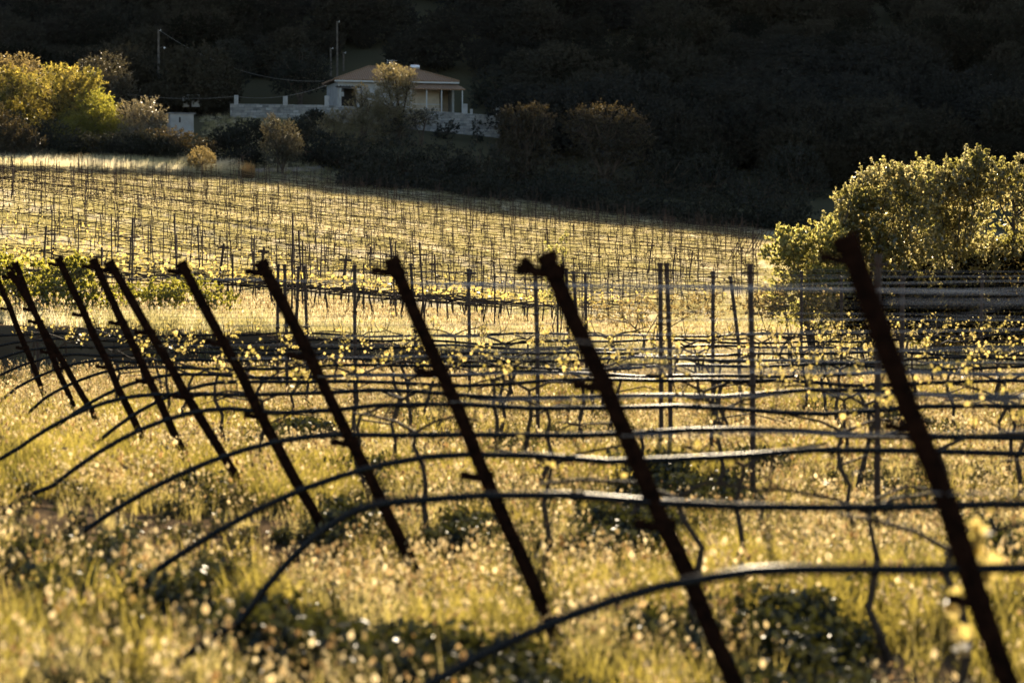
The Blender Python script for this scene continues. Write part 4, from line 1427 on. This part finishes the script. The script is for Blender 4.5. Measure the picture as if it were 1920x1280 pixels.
# dark patches, filled with near-black weeds in place of shade: (px, py, half width, half height)
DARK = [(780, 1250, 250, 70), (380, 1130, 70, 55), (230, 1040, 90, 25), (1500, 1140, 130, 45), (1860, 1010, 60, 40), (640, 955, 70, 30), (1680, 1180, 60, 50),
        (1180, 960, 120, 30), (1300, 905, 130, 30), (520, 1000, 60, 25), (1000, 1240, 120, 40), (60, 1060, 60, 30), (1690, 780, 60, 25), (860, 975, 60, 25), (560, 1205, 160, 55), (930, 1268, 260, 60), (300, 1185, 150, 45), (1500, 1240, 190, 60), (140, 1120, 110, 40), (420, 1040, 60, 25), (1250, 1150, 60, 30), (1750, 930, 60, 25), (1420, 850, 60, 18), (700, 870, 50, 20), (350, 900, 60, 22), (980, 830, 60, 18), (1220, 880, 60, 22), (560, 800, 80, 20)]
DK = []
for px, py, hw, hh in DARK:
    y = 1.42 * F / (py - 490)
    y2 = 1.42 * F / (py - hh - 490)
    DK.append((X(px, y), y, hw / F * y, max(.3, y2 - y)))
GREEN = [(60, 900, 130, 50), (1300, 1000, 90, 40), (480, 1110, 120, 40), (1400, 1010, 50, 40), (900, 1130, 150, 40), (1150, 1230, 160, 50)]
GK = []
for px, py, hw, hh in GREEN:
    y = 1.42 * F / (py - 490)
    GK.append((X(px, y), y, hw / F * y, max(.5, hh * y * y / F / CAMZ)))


def infl(K, x, y):
    o = np.zeros_like(x)
    for (cx, cy, a, b) in K:
        o = np.maximum(o, 1 - ((x - cx) / a) ** 2 - ((y - cy) / b) ** 2)
    return np.clip(o, 0, 1)


def fan(n, y0, y1, half, extra, r):
    y = np.sqrt(r.uniform(y0 ** 2, y1 ** 2, n))
    x = (r.rand(n) * 2 - 1) * (half * y + extra)
    return x, y


x, y = fan(46000, 5.0, 31.8, .2118, 1.6, r)
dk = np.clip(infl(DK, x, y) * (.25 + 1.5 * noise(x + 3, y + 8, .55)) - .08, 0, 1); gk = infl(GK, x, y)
n1 = noise(x + 20, y * .7, .8); n2 = noise(x - 7, y + 31, 2.1)
keep = r.rand(len(x)) < np.clip(.52 + 2.4 * (n1 - .45), .12, 1)
keep &= ~((dk > .08) & (r.rand(len(x)) < .35))
x, y, dk, gk, n1, n2 = x[keep], y[keep], dk[keep], gk[keep], n1[keep], n2[keep]
u = r.rand(len(x))
idx = np.where(u < .24, r.randint(0, 3, len(x)), np.where(u < .58, r.randint(3, 6, len(x)), r.randint(8, 10, len(x))))
grn = (gk > .1) & (r.rand(len(x)) < .7)
grn |= (n2 > .62) & (r.rand(len(x)) < .5)
idx = np.where(grn, r.randint(6, 8, len(x)), idx)
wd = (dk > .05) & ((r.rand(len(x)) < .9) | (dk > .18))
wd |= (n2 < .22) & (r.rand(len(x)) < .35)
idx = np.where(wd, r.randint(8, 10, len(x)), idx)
sc = r.uniform(.5, .95, len(x)) * (.72 + .5 * n2)
sc = np.where((idx >= 8) & (dk < .05), sc * .6, sc)  # low dark layer, painted shade beneath the bright grass
sc = np.where((idx < 8) & (dk > .1), sc * .6, sc)
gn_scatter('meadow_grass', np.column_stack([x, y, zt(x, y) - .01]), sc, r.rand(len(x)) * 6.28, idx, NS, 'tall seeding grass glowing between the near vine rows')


def mk_mid(i):
    rr_ = np.random.RandomState(800 + i)
    b, _, _ = blades(rr_, 30, .22, .10, .32, .010, .7)
    s, tips, _ = blades(rr_, 10, .2, .2, .4, .004, .4)
    h = heads(rr_, tips, .05, .028)
    return tuft('mid_tuft', rr_, [(b, M['straw']), (s, M['straw']), (h, M['seed'])])


def mk_midgreen(i):
    rr_ = np.random.RandomState(820 + i)
    b, _, _ = blades(rr_, 44, .25, .12, .36, .016, .6)
    return tuft('mid_green_tuft', rr_, [(b, M['dull_blade'])])


def mk_orange(i):
    rr_ = np.random.RandomState(840 + i)
    b, _, _ = blades(rr_, 44, .5, .5, 1.25, .035, .35)
    return tuft('tall_dry_tuft', rr_, [(b, M['orange_straw'] if i else M['straw'])])


MS = [mk_mid(0), mk_mid(1), mk_midgreen(0), mk_orange(0), mk_orange(1)]
x, y = fan(15000, 33.5, 66, .23, 1.5, r)
px = 960 + x * F / y
idx = np.where(r.rand(len(x)) < .3 + .45 * (noise(x, y, 1.7) > .5), 2, r.randint(0, 2, len(x)))
A = (x, y, r.uniform(.5, 1.05, len(x)), idx)
# short turf and green tufts of the far slope
x, y = fan(100000, 58, 213, .235, 2, r)
px = 960 + x * F / y
ok = (y < dedge(np.clip(px, -90, 1440)) + 3)
n3 = noise(x * 1.0, y * .6, 3.2); n4 = noise(x + 9, y + 4, 1.3)
y0 = y + x * tp
rowph = np.where(y0 > 131.5, (y0 - 133) / 3.0, (y0 - 48.5) / 5.0) % 1.0
onrow = np.minimum(rowph, 1 - rowph)
strip = (y0 > 126.5) & (y0 < 131.5)
low = y0 < 127
pkeep = np.where(low, .8, .9)
ok &= (r.rand(len(x)) < pkeep)
g = ((onrow < .2) & (n4 > .52) & (r.rand(len(x)) < .35) & ~low) | (strip & (n4 > .62)) | (low & (n3 > .8))
g |= r.rand(len(x)) < np.where(n3 > .45, .26, .10)
idx = np.where(g, 2, r.randint(0, 2, len(x)))
sc = np.where(g, r.uniform(.5, 1.25, len(x)), r.uniform(.4, .85, len(x)))
sc = np.where(low & ~g, sc * .7, sc)
B = (x[ok], y[ok], sc[ok], idx[ok])
# tall dry grass band along the top edge at the left
n = 4200
px_ = r.uniform(-80, 470, n); yy = np.interp(px_, [-80, 0, 450], [187, 190, 208]) + r.uniform(0, 1, n) * np.interp(px_, [-80, 350, 470], [11, 9, 4])
xx = (px_ - 960) / F * yy
o1 = noise(px_, yy * 4, 60) > .52
C = (xx, yy, r.uniform(.5, 1.15, n), np.where(o1, 4, np.where(r.rand(n) < .5, 3, r.randint(0, 2, n))))
# shaded rough ground beyond the vineyard
n = 1500
px_ = r.uniform(380, 640, n); yy = r.uniform(209, 248, n)
Dd = ((px_ - 960) / F * yy, yy, r.uniform(.6, 1.3, n), np.where(r.rand(n) < .6, 2, 0))
# ragged growth on the face of the low bank behind the last near row
n = 520
ex, ey = r.uniform(-10, 4.5, n), r.uniform(32.3, 33.5, n)
ok = noise(ex, ey, .9) > .42
E = (ex[ok], ey[ok], r.uniform(.35, .95, ok.sum()), np.where(r.rand(ok.sum()) < .8, 2, 0))
x = np.concatenate([q[0] for q in (A, B, C, Dd, E)]); y = np.concatenate([q[1] for q in (A, B, C, Dd, E)])
s = np.concatenate([q[2] for q in (A, B, C, Dd, E)]); ix = np.concatenate([q[3] for q in (A, B, C, Dd, E)])
gn_scatter('field_grass', np.column_stack([x, y, zt(x, y) - .02]), s, r.rand(len(x)) * 6.28, ix, MS, 'dry grass and green tufts covering the far slope')

hz = MB(); hz.box(-440, 440, -95, 1120, -4, 125)
hm, hnt, hout = new_mat('thin_air')
pv_ = hnt.nodes.new('ShaderNodeVolumePrincipled')
pv_.inputs['Color'].default_value = (.92, .93, .95, 1); pv_.inputs['Density'].default_value = .000005; pv_.inputs['Anisotropy'].default_value = .1
hnt.links.new(pv_.outputs[0], hout.inputs['Volume'])
tag(hz.build('haze', hm), kind='stuff')

# ================================================================== camera, light
cam = bpy.data.cameras.new('camera')
cam.lens = 85; cam.sensor_width = 36; cam.clip_end = 3000; cam.clip_start = .1
cam.dof.use_dof = True; cam.dof.focus_distance = 50; cam.dof.aperture_fstop = 3.4; cam.dof.aperture_blades = 0
co = bpy.data.objects.new('camera', cam); COL.objects.link(co)
co.location = (0, 0, CAMZ); co.rotation_euler = (math.pi / 2 - PITCH, 0, 0)
SC.camera = co

sd = Vector((math.sin(AZ) * math.cos(EL), math.cos(AZ) * math.cos(EL), math.sin(EL)))
sl_ = bpy.data.lights.new('sun', 'SUN'); sl_.energy = 5.0; sl_.angle = R(.53); sl_.color = (1.0, .83, .59)
so = bpy.data.objects.new('sun', sl_); COL.objects.link(so)
so.rotation_euler = sd.to_track_quat('Z', 'Y').to_euler(); so.location = (0, 0, 60)

wd_ = bpy.data.worlds.new('World'); SC.world = wd_; wd_.use_nodes = True
nt = wd_.node_tree; nt.nodes.clear()
sk = nt.nodes.new('ShaderNodeTexSky'); sk.sky_type = 'NISHITA'; sk.sun_disc = False
sk.sun_elevation = EL; sk.sun_rotation = AZ; sk.air_density = 1.0; sk.dust_density = 1.0
bg = nt.nodes.new('ShaderNodeBackground'); bg.inputs[1].default_value = .05
ow = nt.nodes.new('ShaderNodeOutputWorld')
nt.links.new(sk.outputs[0], bg.inputs[0]); nt.links.new(bg.outputs[0], ow.inputs[0])

SC.render.engine = 'CYCLES'
cy = SC.cycles
cy.max_bounces = 6; cy.diffuse_bounces = 1; cy.glossy_bounces = 2; cy.transmission_bounces = 3; cy.transparent_max_bounces = 4
cy.sample_clamp_indirect = 6
cy.use_denoising = True
SC.view_settings.view_transform = 'Standard'; SC.view_settings.look = 'None'
SC.view_settings.exposure = 2.05; SC.view_settings.gamma = 1.0
